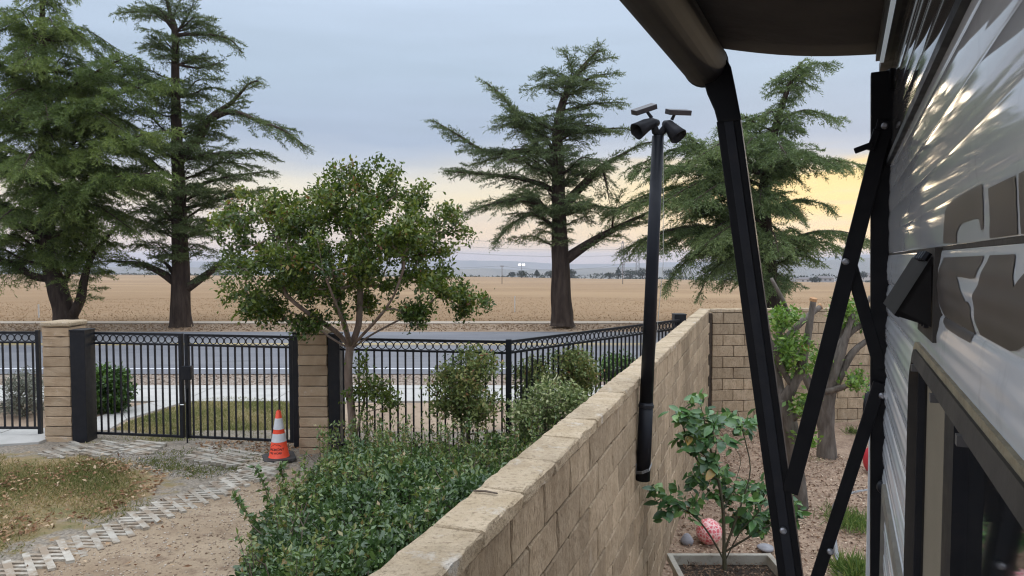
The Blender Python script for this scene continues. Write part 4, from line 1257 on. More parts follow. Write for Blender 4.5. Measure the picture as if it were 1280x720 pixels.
# ------------------------------------------------------------------ cedars along the street
def cedar(name, label, Y, trunk, prof_px, axis_px, limbs_extra, nlimb, mat, droop, rise, seed, dens=1.0, depth_k=1.0, tier=(50, 0, .4), tb=(.0, 1.0), tw=.16, zmin=-9):
    global rng
    rng = np.random.default_rng(seed)
    tr = [np.array(P(x, y, Y + dy)) for x, y, w, dy in trunk]
    rad = [w / 2 * Y / F for x, y, w, dy in trunk]
    base = Vector(tr[0])
    root = thing(name, base, label, 'tree', 'cedars along the far side of the street')
    pl = poly_smooth(tr, 4); rr = np.interp(np.linspace(0, 1, len(pl)), np.linspace(0, 1, len(rad)), rad)
    segs = []
    mb = MB(); mb.tube([Vector(p) for p in pl], list(rr), 14, ripple=lambda i, k: 1 + .07 * math.sin(k * 2.7 + i * .3) + .04 * math.sin(k * 5 + i))
    mb.build('trunk', M['bark'], root, smooth=True, origin=base)
    pys = np.array([p[0] for p in prof_px], float); Ls = np.array([p[1] for p in prof_px]) * Y / F; Rs = np.array([p[2] for p in prof_px]) * Y / F
    ax_y = np.array([a[0] for a in axis_px], float); ax_x = np.array([a[1] for a in axis_px], float)
    limbs = []
    for pts, r in limbs_extra:
        limbs.append((poly_smooth([P(x, y, Y + dy) for x, y, dy in pts], 4), r))
    ga = 0
    for i in range(nlimb):
        f = np.clip((i + rng.uniform(-1.6, 2.6)) / nlimb, 0, 1)
        py = pys[0] + (pys[-1] - pys[0]) * (f ** .9)
        ga += 2.4 + rng.uniform(-.5, .5)
        ca, sa = math.cos(ga), math.sin(ga)
        T_, y0_, am_ = tier
        y0_ = y0_ + (6 if ca > 0 else -4)
        ph_ = 2 * math.pi * (py - y0_) / T_
        py = py - am_ * T_ / (2 * math.pi) * 1.3 * math.sin(ph_)
        ph_ = 2 * math.pi * (py - y0_) / T_
        l, r_ = np.interp(py, pys, Ls), np.interp(py, pys, Rs)
        side = r_ if ca > 0 else l
        rad_ = abs(ca) * side + (1 - abs(ca)) * (l + r_) * .5 * depth_k
        rad_ *= (.30 + .82 * rng.random() ** .55) * (1 - am_ * .5 + am_ * .5 * math.cos(ph_))
        tip = np.array(P(np.interp(py, ax_y, ax_x), py, Y)) + np.array([ca * rad_, sa * rad_, 0])
        rz = rise * rad_ * rng.uniform(.6, 1.3)
        zs = tip[2] - rz
        zs = max(zs, tr[1][2] + .3 if len(tr) > 1 else zs)
        j = int(np.argmin(np.abs(pl[:, 2] - zs))); st = pl[j]
        mid = st + (tip - st) * .55 + np.array([0, 0, rz * .42 + droop * rad_ * .20])
        tip = tip - np.array([0, 0, droop * rad_ * .12])
        limbs.append((poly_smooth([st, st + (mid - st) * .5 + np.array([0, 0, -.02 * rad_]), mid, tip], 4), .012 + .013 * rad_))
    Pb, D, Nn, Lg, tone = [], [], [], [], []
    for lp, r0 in limbs:
        seglen = np.linalg.norm(np.diff(lp, axis=0), axis=1); cum = np.concatenate([[0], np.cumsum(seglen)]); Lt = cum[-1]
        for i in range(len(lp) - 1):
            a, b = cum[i] / Lt, cum[i + 1] / Lt
            segs.append((lp[i], lp[i + 1], r0 * (1 - .85 * a), r0 * (1 - .85 * b)))
        ltone = rng.uniform(-.16, .16)
        ns = max(4, int(Lt / .115 * dens))
        for q in range(ns):
            if rng.random() < .14: continue
            f = .14 + .86 * (q + rng.random()) / ns
            c, c1, c2 = (np.array([np.interp(v, cum, lp[:, k]) for k in range(3)]) for v in (f * Lt, max(f * Lt - .1, 0), min(f * Lt + .1, Lt)))
            T = c2 - c1; T /= np.linalg.norm(T) + 1e-9
            S = np.cross(T, [0, 0, 1]); S /= np.linalg.norm(S) + 1e-9
            sg = 1 if q % 2 else -1
            bl = (.20 + .30 * Lt * (1 - f) ** .7 * min(1, f * 3)) * rng.uniform(.45, 1.5)
            bl = min(bl, 1.6)
            dr = T * rng.uniform(.3, 1.0) + S * sg * rng.uniform(.35, 1.0) + np.array([0, 0, rng.uniform(-.25, .30)])
            dr /= np.linalg.norm(dr)
            side = np.cross(dr, [0, 0, 1]); side /= np.linalg.norm(side) + 1e-9
            m = max(3, int(bl / .055))
            tt = (np.arange(m) + rng.random(m) * .8) / m
            base_ = c + dr * (tt * bl)[:, None] - np.array([0, 0, 1]) * (droop * .75 * bl * tt ** 2)[:, None]
            segs.append((c, base_[m // 2], .006, .004)); segs.append((base_[m // 2], base_[-1], .004, .002))
            sgn = np.where(np.arange(m) % 2 == 0, 1, -1)[:, None]
            td = dr * rng.uniform(.45, 1.1, (m, 1)) + side * sgn * rng.uniform(.3, .95, (m, 1)) + np.column_stack([np.zeros(m), np.zeros(m), rng.normal(.04, .20, m) - droop * .85 * (.4 + rng.random(m))])
            td = unit(td)
            tl = (.11 + .26 * (1 - tt)) * rng.uniform(.55, 1.35, m)
            kk = 13
            u = (np.arange(kk) / (kk - 1))[None, :, None]
            pp = base_[:, None, :] + td[:, None, :] * (tl[:, None, None] * u) - np.array([0, 0, 1.]) * (droop * .45 * tl)[:, None, None] * u ** 2
            pp = pp.reshape(-1, 3); nn = len(pp)
            dd = np.repeat(td, kk, 0) * .75 + rdir(nn, .12) * .75
            Pb.append(pp + rng.normal(size=pp.shape) * .008); D.append(dd); Nn.append(rdir(nn, 1.0))
            Lg.append(rng.uniform(.6, 1.2, nn) * tw)
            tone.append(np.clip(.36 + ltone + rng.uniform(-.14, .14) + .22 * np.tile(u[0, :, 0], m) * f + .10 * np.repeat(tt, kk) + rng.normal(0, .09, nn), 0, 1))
    Pb = np.concatenate(Pb); D = np.concatenate(D); Nn = np.concatenate(Nn); Lg = np.concatenate(Lg); tone = np.concatenate(tone)
    kp = Pb[:, 2] > zmin
    Pb, D, Nn, Lg, tone = Pb[kp], D[kp], Nn[kp], Lg[kp], tone[kp]
    wood('limbs', segs, M['bark'], root, base, 5)
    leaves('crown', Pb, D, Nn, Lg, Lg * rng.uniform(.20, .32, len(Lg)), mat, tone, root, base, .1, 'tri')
    return len(Pb)
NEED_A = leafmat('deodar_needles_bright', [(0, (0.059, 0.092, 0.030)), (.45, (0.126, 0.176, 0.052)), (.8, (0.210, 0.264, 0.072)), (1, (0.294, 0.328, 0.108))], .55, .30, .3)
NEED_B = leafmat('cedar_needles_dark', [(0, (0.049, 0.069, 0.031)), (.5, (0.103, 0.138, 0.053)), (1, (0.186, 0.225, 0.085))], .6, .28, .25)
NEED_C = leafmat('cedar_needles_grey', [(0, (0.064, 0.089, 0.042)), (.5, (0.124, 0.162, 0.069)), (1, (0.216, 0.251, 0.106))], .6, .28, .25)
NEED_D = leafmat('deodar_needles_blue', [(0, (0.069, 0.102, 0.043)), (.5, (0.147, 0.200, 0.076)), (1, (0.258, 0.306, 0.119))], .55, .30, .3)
nt_ = 0
nt_ += cedar('cedar_tree', 'bushy bright green cedar with forked trunk at far left behind the left block pillar', 20.6,
      [(82, 405, 30, 0), (79, 385, 25, 0), (72, 360, 22, 0), (66, 342, 19, .1), (60, 300, 17, .1), (56, 200, 14, 0), (54, 90, 9, 0), (52, -70, 2, 0)],
      [(-70, 4, 4), (-30, 24, 26), (0, 45, 40), (25, 60, 45), (50, 80, 85), (90, 90, 150), (130, 100, 165), (170, 110, 168), (210, 115, 165), (250, 120, 150), (285, 120, 140), (315, 110, 105), (328, 90, 70)],
      [(-70, 52), (90, 54), (300, 58)],
      [([(88, 398, 0), (100, 375, -.1), (106, 345, -.2), (118, 315, -.3), (150, 280, -.6)], .17), ([(68, 348, 0), (40, 345, -.2), (18, 330, -.3), (-20, 320, -.3)], .15),
       ([(62, 320, 0), (50, 310, .4), (42, 285, .5), (30, 250, .4)], .12), ([(75, 365, 0), (88, 335, .3), (95, 310, .3), (100, 270, .2)], .11),
       ([(55, 130, 0), (110, 95, -.9), (165, 68, -1.6)], .07), ([(55, 170, 0), (130, 125, -1.2), (214, 98, -1.7)], .08), ([(56, 220, 0), (140, 180, -1.5), (222, 160, -1.9)], .08),
       ([(56, 260, 0), (130, 225, -1.6), (212, 215, -2.2)], .08), ([(10, 320, -.3), (12, 335, -.4), (8, 352, -.4)], .02)],
      140, NEED_A, .62, .18, 11, 1.45, .95, (58, 40, .42), tw=.09)
nt_ += cedar('cedar_tree', 'dark tall cedar with straight trunk and one long limb reaching right, second from left', 21.2,
      [(226, 412, 29, 0), (226, 395, 25, 0), (226, 350, 22, 0), (225, 300, 19, 0), (222, 200, 14, 0), (219, 100, 9, 0), (219, 40, 8, 0), (212, 15, 4, 0), (205, -12, 2, 0)],
      [(-12, 18, 25), (12, 65, 22), (30, 55, 62), (48, 50, 78), (80, 40, 62), (108, 60, 70), (150, 80, 85), (190, 85, 112), (225, 85, 108), (262, 85, 85), (290, 90, 78), (312, 70, 60), (324, 50, 40)],
      [(-12, 212), (40, 219), (100, 219), (200, 222), (320, 226)],
      [([(222, 205, 0), (248, 175, 0), (262, 148, -.1), (290, 128, -.2), (310, 106, -.2), (323, 101, -.2)], .16), ([(262, 150, -.1), (290, 140, -.3), (325, 152, -.4), (356, 164, -.4), (383, 184, -.4)], .10),
       ([(219, 44, 0), (250, 43, 0), (285, 48, -.1), (303, 66, -.1)], .07), ([(216, 36, 0), (200, 18, .1), (180, 14, .2), (150, 16, .2)], .07), ([(218, 45, 0), (235, 20, 0), (243, 0, 0)], .05), ([(216, 30, 0), (212, 8, 0), (206, -14, 0)], .03), ([(215, 26, 0), (222, 8, 0), (230, -6, 0)], .02), ([(219, 80, 0), (250, 85, .2), (279, 76, .2)], .05),
       ([(225, 200, 0), (270, 192, -.3), (340, 193, -.5)], .06), ([(226, 240, 0), (280, 222, -.4), (338, 214, -.6)], .07), ([(226, 262, 0), (290, 246, .5), (336, 236, .7)], .06),
       ([(218, 352, 0), (200, 340, -.2), (175, 330, -.4), (135, 326, -.5)], .14), ([(235, 360, 0), (255, 346, -.1), (272, 332, -.3), (292, 312, -.6)], .16), ([(220, 345, 0), (208, 330, .3), (195, 322, .4)], .10)],
      92, NEED_B, .22, .26, 23, 1.3, .9, (42, 20, .48), tw=.085)
nt_ += cedar('cedar_tree', 'grey-green cedar with wide open crown standing alone mid picture beyond the fence', 20.9,
      [(703, 407, 34, 0), (703, 401, 28, 0), (702, 385, 25, 0), (701, 350, 23, 0), (700, 310, 22, 0), (699, 285, 19, 0), (698, 220, 16, 0), (697, 165, 12, 0), (706, 120, 8, 0), (722, 92, 6, 0), (748, 62, 2, 0)],
      [(62, 10, 12), (80, 35, 28), (100, 60, 48), (125, 55, 70), (150, 92, 78), (172, 100, 90), (200, 115, 82), (218, 135, 75), (240, 118, 72), (262, 112, 80), (280, 95, 62), (296, 72, 12)],
      [(62, 742), (90, 716), (120, 702), (165, 697), (300, 699)],
      [([(699, 215, 0), (670, 180, 0), (640, 135, .1), (622, 115, .1), (606, 102, .1)], .10), ([(697, 195, 0), (660, 188, 0), (610, 190, 0), (575, 170, -.1), (544, 152, -.1)], .11),
       ([(698, 240, 0), (660, 225, -.3), (610, 218, -.4), (558, 214, -.4)], .10), ([(699, 275, 0), (660, 250, -.6), (615, 255, -.8), (582, 266, -.9)], .10), ([(699, 290, 0), (670, 268, -.5), (640, 280, -.7), (618, 304, -.7)], .07),
       ([(701, 262, 0), (725, 235, 0), (750, 210, .1), (775, 195, .1), (797, 182, .1)], .17), ([(706, 325, 0), (735, 305, 0), (765, 288, .1), (795, 273, .1), (818, 262, .1)], .18),
       ([(752, 208, 0), (758, 230, -.2), (762, 255, -.3)], .05), ([(765, 288, 0), (768, 265, 0), (775, 245, 0)], .04), ([(797, 182, .1), (812, 178, 0), (825, 180, 0)], .04),
       ([(704, 130, 0), (715, 90, 0), (704, 64, 0)], .05), ([(712, 110, 0), (745, 95, .2), (770, 92, .2)], .05), ([(700, 165, 0), (730, 165, .3), (775, 160, .4), (792, 165, .4)], .07), ([(702, 140, 0), (740, 130, .2), (780, 128, .2)], .06),
       ([(698, 200, 0), (672, 160, .5), (640, 150, .8)], .07), ([(714, 105, 0), (728, 84, 0), (752, 58, 0)], .03), ([(722, 95, 0), (740, 78, .1), (764, 72, .1)], .02), ([(718, 98, 0), (715, 78, 0), (722, 62, 0)], .02)],
      84, NEED_C, .26, .24, 37, 1.4, .8, (50, 4, .52), tw=.08)
nt_ += cedar('cedar_tree', 'blue-green drooping cedar on the right beyond the block wall, behind the awning arm', 20.4,
      [(968, 415, 26, 0), (965, 380, 22, 0), (958, 320, 19, 0), (955, 250, 16, 0), (962, 190, 11, 0), (975, 140, 8, 0), (990, 100, 5, 0), (1002, 78, 2, 0)],
      [(76, 5, 25), (98, 26, 30), (118, 36, 24), (135, 34, 20), (150, 60, 40), (165, 112, 26), (185, 150, 32), (205, 172, 75), (222, 180, 50), (240, 182, 24), (262, 182, 40), (285, 176, 84), (308, 166, 110), (330, 152, 92), (350, 120, 50)],
      [(76, 1000), (100, 990), (145, 974), (190, 962), (250, 955), (350, 960)],
      [([(962, 205, 0), (1000, 202, 0), (1040, 200, -.2), (1082, 207, -.3)], .07), ([(958, 262, 0), (1000, 250, 0), (1040, 258, -.2)], .06), ([(958, 315, 0), (1010, 292, -.3), (1055, 290, -.4), (1088, 302, -.5)], .07),
       ([(973, 150, 0), (1005, 138, 0), (1030, 143, -.1), (1054, 151, -.1)], .05), ([(992, 100, 0), (1015, 80, 0), (1042, 80, 0)], .03), ([(984, 118, 0), (996, 92, 0), (1004, 76, 0)], .025), ([(982, 122, 0), (972, 108, .1), (962, 104, .1)], .02), ([(990, 104, 0), (1000, 88, -.2), (1018, 92, -.3)], .02), ([(978, 135, 0), (986, 112, -.3), (998, 108, -.4)], .02), ([(955, 250, 0), (900, 200, -.2), (850, 165, -.3), (835, 158, -.3)], .07),
       ([(955, 260, 0), (890, 215, -.5), (820, 208, -.8), (795, 215, -.8)], .08), ([(957, 300, 0), (880, 255, -.6), (815, 250, -.9), (775, 262, -.9)], .09), ([(957, 320, 0), (890, 285, -.7), (830, 290, -1), (798, 312, -1)], .08),
       ([(958, 335, 0), (900, 312, -.8), (860, 325, -1.1), (832, 356, -1.1)], .07), ([(958, 335, 0), (920, 320, -1.0), (890, 340, -1.3), (875, 365, -1.3)], .06)],
      112, NEED_D, .58, .16, 51, 1.45, .85, (51, 0, .72), tw=.09)


# ------------------------------------------------------------------ crape myrtle at the fence
rng = np.random.default_rng(99)
def region_targets(poly_px, n, Y, thick, top_bias=0, shell=0.0):
    """points inside a traced outline, spread in depth so the crown is round"""
    poly = np.array(poly_px, float)
    out = []
    x0, y0 = poly.min(0); x1, y1 = poly.max(0)
    while len(out) < n:
        q = np.column_stack([rng.uniform(x0, x1, 400), rng.uniform(y0, y1, 400)])
        d = dist_poly(q, poly)
        for (x, y), dd in zip(q, d):
            if dd < 1.5: continue
            t = thick * math.sqrt(min(1, dd / (.28 * min(x1 - x0, y1 - y0)) + .10))
            w = rng.uniform(-1, 1)
            if rng.random() < shell: w = math.copysign(abs(w) ** .35, w)
            out.append(np.array(P(x, y, Y + w * t)))
            if len(out) >= n: break
    return out
MY = 6.9
myr = thing('crape_myrtle', P(438, 560, MY), 'small multi-branched crape myrtle with fine green leaves standing inside the fence', 'tree')
trunk = [P(440, 575, MY), P(440, 520, MY), P(436, 480, MY), P(436, 452, MY), P(438, 432, MY)]
root_limbs = [poly_smooth(trunk, 3)]
for pl in ([(438, 434, 0), (420, 415, -.1), (395, 398, -.2), (370, 380, -.3), (352, 362, -.35)],
           [(438, 432, 0), (432, 410, .1), (425, 385, .2), (420, 350, .3), (412, 315, .35)],
           [(439, 432, 0), (448, 408, 0), (450, 380, .05), (452, 345, .1), (458, 300, .1)],
           [(440, 434, 0), (452, 420, -.15), (475, 395, -.35), (492, 370, -.5), (505, 335, -.6)],
           [(440, 436, 0), (462, 420, .1), (495, 402, .2), (525, 388, .3), (545, 372, .35)],
           [(437, 436, 0), (410, 420, .2), (385, 400, .4), (350, 385, .5), (318, 372, .5)],
           [(438, 434, 0), (430, 405, -.3), (418, 375, -.6), (405, 340, -.8), (398, 305, -.9)]):
    root_limbs.append(poly_smooth([P(x, y, MY + d) for x, y, d in pl], 3))
out_main = [(262, 338), (266, 300), (272, 271), (300, 249), (326, 257), (345, 247), (360, 259), (385, 261), (402, 255), (415, 225), (428, 235), (440, 217), (452, 233), (470, 211), (484, 225), (494, 217), (506, 253), (522, 243), (531, 237), (540, 259), (562, 267), (574, 277), (580, 298), (566, 316), (572, 336), (592, 340), (596, 362), (584, 392), (570, 384), (558, 372), (540, 350), (520, 362), (500, 350), (480, 358), (462, 372), (440, 366), (418, 378), (396, 366), (372, 372), (350, 362), (335, 390), (312, 392), (286, 372)]
cen = region_targets(out_main, 145, MY, .85, shell=.3)
tg = []
for c in cen:
    for _ in range(int(rng.integers(2, 6))): tg.append(c + rng.normal(size=3) * np.array([.085, .085, .06]))
for poly, k in (([(505, 385), (525, 380), (540, 396), (540, 410), (522, 404), (508, 400)], 14), ([(362, 398), (385, 392), (402, 400), (388, 414), (362, 410)], 12), ([(300, 372), (345, 372), (352, 392), (322, 400), (300, 390)], 22), ([(575, 375), (592, 372), (592, 392), (577, 392)], 9), ([(598, 368), (609, 364), (608, 380), (600, 384)], 4), ([(440, 368), (475, 372), (470, 388), (446, 388)], 10)):
    tg += region_targets(poly, k, MY + rng.uniform(-.4, .4), .15)
for x, y in ((416, 208), (440, 203), (470, 199), (493, 206), (531, 226), (487, 212), (398, 244), (345, 236), (300, 238), (425, 214), (455, 214), (325, 246), (372, 248), (562, 256), (575, 266), (510, 240), (284, 252), (268, 270)):
    for f in (0, .5, 1): tg.append(np.array(P(x + rng.normal(0, 2), y + 16 * f, MY + rng.uniform(-.2, .2))))
segs, tips, _, _ = grow(root_limbs, tg, rtip=.0022, expo=.52, jit=.07, pathw=.25)
segs = [(a, b, min(c, .043), min(d, .042)) for a, b, c, d in segs]
wood('branches', segs, M['bark_pale'], myr, W[myr.name], 7)
Pb, D, Nn, L = tuft(tips, 62, .046, .20, .056, .05)
n = len(Pb)
MYRT = leafmat('myrtle_leaves', [(0, (0.031, 0.057, 0.013)), (.40, (0.081, 0.124, 0.022)), (.72, (0.150, 0.195, 0.033)), (.93, (0.234, 0.236, 0.046)), (1, (0.286, 0.130, 0.061))], .42, .28, .45)
ctone = np.repeat(rng.normal(0, .17, len(tips)), 62)
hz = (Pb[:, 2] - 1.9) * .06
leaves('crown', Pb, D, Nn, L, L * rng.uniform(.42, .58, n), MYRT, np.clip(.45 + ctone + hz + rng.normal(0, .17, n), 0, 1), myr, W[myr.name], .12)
# a few suckers at the foot of the trunk, with a loop of black drip hose
sk = region_targets([(436, 450), (455, 440), (470, 465), (497, 490), (500, 515), (470, 520), (440, 510)], 34, MY - .05, .25)
segs, tips, _, _ = grow([poly_smooth([P(442, 575, MY), P(446, 540, MY), P(455, 505, MY)], 3)], sk, rtip=.0025, jit=.08)
shr = thing('sucker_shoots', P(442, 575, MY), 'thin leafy shoots at the foot of the crape myrtle trunk', 'plant')
wood('stems', segs, M['bark_pale'], shr, W[shr.name], 5)
Pb, D, Nn, L = tuft(tips, 32, .055, .12, .058, .05); n = len(Pb)
leaves('foliage', Pb, D, Nn, L, L * .5, MYRT, np.clip(.5 + rng.normal(0, .18, n), 0, 1), shr, W[shr.name], .12)

# ------------------------------------------------------------------ hedge along the wall
def hedge_edge(Y): return np.interp(Y, [2.8, 3.4, 4.3, 5.2, 6.2, 7.0], [-1.15, -1.42, -1.62, -1.72, -1.72, -1.60])
HO = Vector((-.5, 5, 0))
hedge = thing('hedge', HO, 'low glossy green leafy hedge filling the bed along the block wall', 'hedge')
def hedge_top(X, Y):
    base = np.interp(Y, [2.6, 3.3, 4.2, 5.5, 6.6, 7.1], [.60, .66, .62, .42, .26, .16])
    b = .07 * np.sin(X * 3.3 + Y * 2.1) + .05 * np.sin(X * 7.1 - Y * 5.3) + .03 * np.sin(X * 15 + Y * 11)
    return base + b
n = 120000
hp = np.column_stack([rng.uniform(-1.95, 1.7, n), rng.uniform(2.6, 7.05, n)])
xe = hedge_edge(hp[:, 1]) + .10 * np.sin(hp[:, 1] * 5) + .05 * np.sin(hp[:, 1] * 13); xw = WALL_T * hp[:, 1] - 1.075
ok = (hp[:, 0] > xe) & (hp[:, 0] < xw)
hp = hp[ok]; xe = xe[ok]; n = len(hp)
edge = np.clip((hp[:, 0] - xe) / .55, 0, 1)
edge2 = np.clip((7.05 - hp[:, 1]) / .5, 0, 1)
top = hedge_top(hp[:, 0], hp[:, 1]) * np.sqrt(1 - (1 - edge) ** 2 * .86) * np.sqrt(1 - (1 - edge2) ** 2 * .5)
dep = rng.exponential(.085, n)
fz = np.where(rng.random(n) < .75, top - dep, rng.uniform(.05, 1, n) * top)
fz = np.maximum(fz, .03)
Pb = np.column_stack([hp, fz]) + rng.normal(size=(n, 3)) * .012
gx = -(1 - edge) * 1.2
D = rdir(n, .55) + np.column_stack([gx, -.15 * np.ones(n), np.zeros(n)])
Nn = rdir(n, 1.7) + np.column_stack([gx, -.2 * np.ones(n), np.zeros(n)])
L = rng.uniform(.024, .058, n)
HEDG = leafmat('hedge_leaves', [(0, (.034, .066, .024)), (.4, (.070, .125, .040)), (.72, (.125, .19, .052)), (.88, (.20, .24, .065)), (1, (.28, .20, .085))], .27, .2, .6)
far = np.clip((hp[:, 1] - 3.6) / 3.2, 0, 1)
tone = np.clip(.36 + .24 * far + .13 * np.sin(hp[:, 0] * 4.7 + hp[:, 1] * 2.9) * np.sin(hp[:, 1] * 5.1 - hp[:, 0]) + rng.normal(0, .18, n), 0, 1)
leaves('foliage', Pb, D, Nn, L, L * rng.uniform(.42, .56, n), HEDG, tone, hedge, HO, .14, 'oval')
segs = []
for i in range(420):
    Y = rng.uniform(2.8, 6.9); X = rng.uniform(hedge_edge(Y) + .1, WALL_T * Y - 1.1)
    a = np.array([X, Y, -.02]); t_ = float(hedge_top(np.array(X), np.array(Y)))
    b = a + np.array([rng.normal(0, .1), rng.normal(0, .1), t_ * .55]); c = b + np.array([rng.normal(0, .1), rng.normal(0, .1), t_ * .4])
    segs += [(a, b, .007, .005), (b, c, .005, .003)]
wood('stems', segs, M['wood_dark'], hedge, HO, 4)
# upright shoots standing out of the hedge top
tipsH = []; segs = []
for i in range(420):
    Y = rng.uniform(4.6, 7.0) if i < 300 else rng.uniform(3.0, 5)
    X = rng.uniform(hedge_edge(Y) + .03, WALL_T * Y - 1.15)
    z0 = float(hedge_top(np.array(X), np.array(Y))) * .8; h = rng.uniform(.14, .40) * (.62 + .45 * (Y > 5.2))
    a = np.array([X, Y, z0]); b = a + np.array([rng.normal(0, .04), rng.normal(0, .04), h])
    segs.append((a, b, .003, .0015))
    for f in np.linspace(.25, 1, 6): tipsH.append((a + (b - a) * f, np.array([rng.normal(0, .5), rng.normal(0, .5), .7])))
tag(wood('shoots', segs, M['wood_dark'], hedge, HO, 4), kind='stuff')
Pb, D, Nn, L = tuft(tipsH, 6, .014, .03, .042); n = len(Pb)
leaves('shoot_leaves', Pb, D, Nn, L, L * .45, HEDG, np.clip(.76 + rng.normal(0, .15, n), 0, 1), hedge, HO, .14)
# two lanky shoots leaning out over the driveway
for (pts, lab) in (([PG(354, 665, 0), P(356, 632, 5.35), P(354, 603, 5.3), P(351, 579, 5.25)], 'lone upright leafy shoot at the outer edge of the hedge'),
                   ([PG(342, 668, 0), P(338, 640, 5.2), P(330, 605, 5.1), P(318, 583, 5.05)], 'thin leafy shoot leaning away from the hedge over the bare driveway'),
                   ([PG(342, 690, 0), P(325, 665, 4.9), P(308, 640, 4.8), P(292, 620, 4.8)], 'low bending leafy shoot nearest the camera at the edge of the hedge')):
    pl = poly_smooth(pts, 4)
    w_ = thing('leafy_shoot', pl[0], lab, 'plant', 'loose shoots beside the hedge')
    wood('stem', [(pl[i], pl[i + 1], .006 - .0003 * i, .0057 - .0003 * i) for i in range(len(pl) - 1)], M['wood_dark'], w_, pl[0], 5)
    tp = [(pl[i] + (pl[i + 1] - pl[i]) * rng.random(), np.array([rng.normal(0, .8), rng.normal(0, .8), .5])) for i in range(3, len(pl) - 1) for _ in range(5)]
    Pb, D, Nn, L = tuft(tp, 2, .01, .01, .06); n = len(Pb)
    leaves('leaf_cluster', Pb, D, Nn, L, L * .45, HEDG, np.clip(.6 + rng.normal(0, .15, n), 0, 1), w_, pl[0], .14)

# ------------------------------------------------------------------ shrubs
def shrub(name, label, poly, Y, thick, base_px, ntg, nper, lsize, mat, tone, group=None, more=1.5, spread=.06, wid=.45, zb=0.0, up=.4, nst=4, tsd=.17, shell=.3, rt=.003):
    b = PG(base_px[0], base_px[1], zb) if base_px[1] else None
    bx = P(base_px[0], poly[0][1], Y).x
    o_ = Vector((bx, Y, zb))
    root = thing(name, o_, label, 'shrub', group)
    tg = region_targets(poly, int(ntg * more), Y, thick, shell=shell)
    zc = np.mean([t[2] for t in tg])
    roots = [np.array([[bx, Y, zb - .02], [bx, Y, zb + .06]])]
    for k in range(nst):
        a = 2 * math.pi * k / nst
        roots.append(np.array([[bx, Y, zb + .03], [bx + .06 * math.cos(a), Y + .06 * math.sin(a), zb + (zc - zb) * .5], [bx + .12 * math.cos(a), Y + .12 * math.sin(a), zc]]))
    segs, tips, _, _ = grow(roots, tg, rtip=rt, expo=.42, jit=.06, pathw=.15)
    wood('stems', segs, M['wood_dark'], root, o_, 4)
    Pb, D, Nn, L = tuft(tips, nper, spread, spread * 1.5, lsize, .0, .5, up); n = len(Pb)
    kp = Pb[:, 2] > zb + .01
    tn = np.clip(tone + np.repeat(rng.normal(0, .12, len(tips)), nper) + rng.normal(0, tsd, n), 0, 1)
    leaves('foliage', Pb[kp], D[kp], Nn[kp], L[kp], L[kp] * wid, mat, tn[kp], root, o_, .15)
    return root
NAND = leafmat('nandina_leaves', [(0, (.055, .085, .030)), (.45, (.14, .185, .058)), (.72, (.25, .27, .085)), (.9, (.36, .28, .12)), (1, (.36, .16, .09))], .5, .25, .3)
VARI = leafmat('variegated_leaves', [(0, (.08, .12, .045)), (.4, (.20, .25, .09)), (.7, (.42, .44, .21)), (1, (.62, .61, .40))], .5, .25, .3)
BOXW = leafmat('glossy_round_leaves', [(0, (.018, .04, .012)), (.45, (.055, .115, .022)), (.8, (.12, .22, .04)), (1, (.19, .30, .07))], .35, .2, .5)
GREY = leafmat('grey_leaves', [(0, (.08, .085, .065)), (.5, (.19, .20, .155)), (1, (.33, .34, .28))], .8, .15, .2)
shrub('nandina_shrub', 'airy green shrub in front of the fence, tallest of the three by the bend', [(538, 508), (540, 475), (552, 462), (565, 455), (572, 440), (590, 436), (605, 440), (618, 448), (620, 475), (625, 500), (620, 525), (560, 530)], 6.75, .32, (585, 560), 80, 46, .055, NAND, .52, 'shrubs by the ring-top fence')
shrub('nandina_shrub', 'small upright green shrub just right of the fence corner post', [(642, 452), (660, 446), (680, 450), (686, 475), (678, 500), (665, 512), (652, 500), (645, 475)], 7.55, .22, (664, 545), 42, 40, .05, NAND, .45, 'shrubs by the ring-top fence')
shrub('nandina_shrub', 'rounded shrub with bronze tinted leaves behind the wall and corner post', [(684, 455), (690, 442), (715, 436), (735, 445), (741, 465), (738, 488), (722, 496), (700, 490), (688, 478)], 7.9, .30, (714, 525), 60, 44, .052, NAND, .56, 'shrubs by the ring-top fence')
shrub('variegated_shrub', 'low pale cream and green shrub close against the block wall', [(640, 512), (652, 490), (672, 480), (700, 482), (722, 488), (738, 498), (722, 512), (700, 530), (670, 545), (648, 535)], 6.5, .28, (682, 580), 60, 44, .050, VARI, .38, 'shrubs by the ring-top fence')
shrub('nandina_shrub', 'light green shrub beyond the fence near the wall corner', [(748, 455), (760, 446), (778, 442), (796, 448), (802, 462), (795, 480), (770, 478), (752, 472)], 9.6, .22, (775, 492), 40, 40, .06, BOXW, .62, 'shrubs by the ring-top fence', zb=-.02)
shrub('round_bush', 'dense round bright green bush behind the left gate leaf', [(111, 500), (112, 472), (118, 460), (130, 458), (148, 461), (160, 470), (166, 488), (160, 506), (148, 514), (125, 518)], 9.45, .33, (136, 522), 120, 34, .075, BOXW, .48, None, 1.3, .045, .5, -.02, .6, 5, .2, .6)
shrub('grey_bush', 'grey-leaved bush behind the side fence left of the left block pillar', [(2, 510), (6, 478), (20, 466), (40, 462), (52, 470), (58, 490), (54, 512), (30, 522), (10, 520)], 9.2, .35, (30, 530), 90, 40, .045, GREY, .45, None, 1.3, .05, .35, -.02)

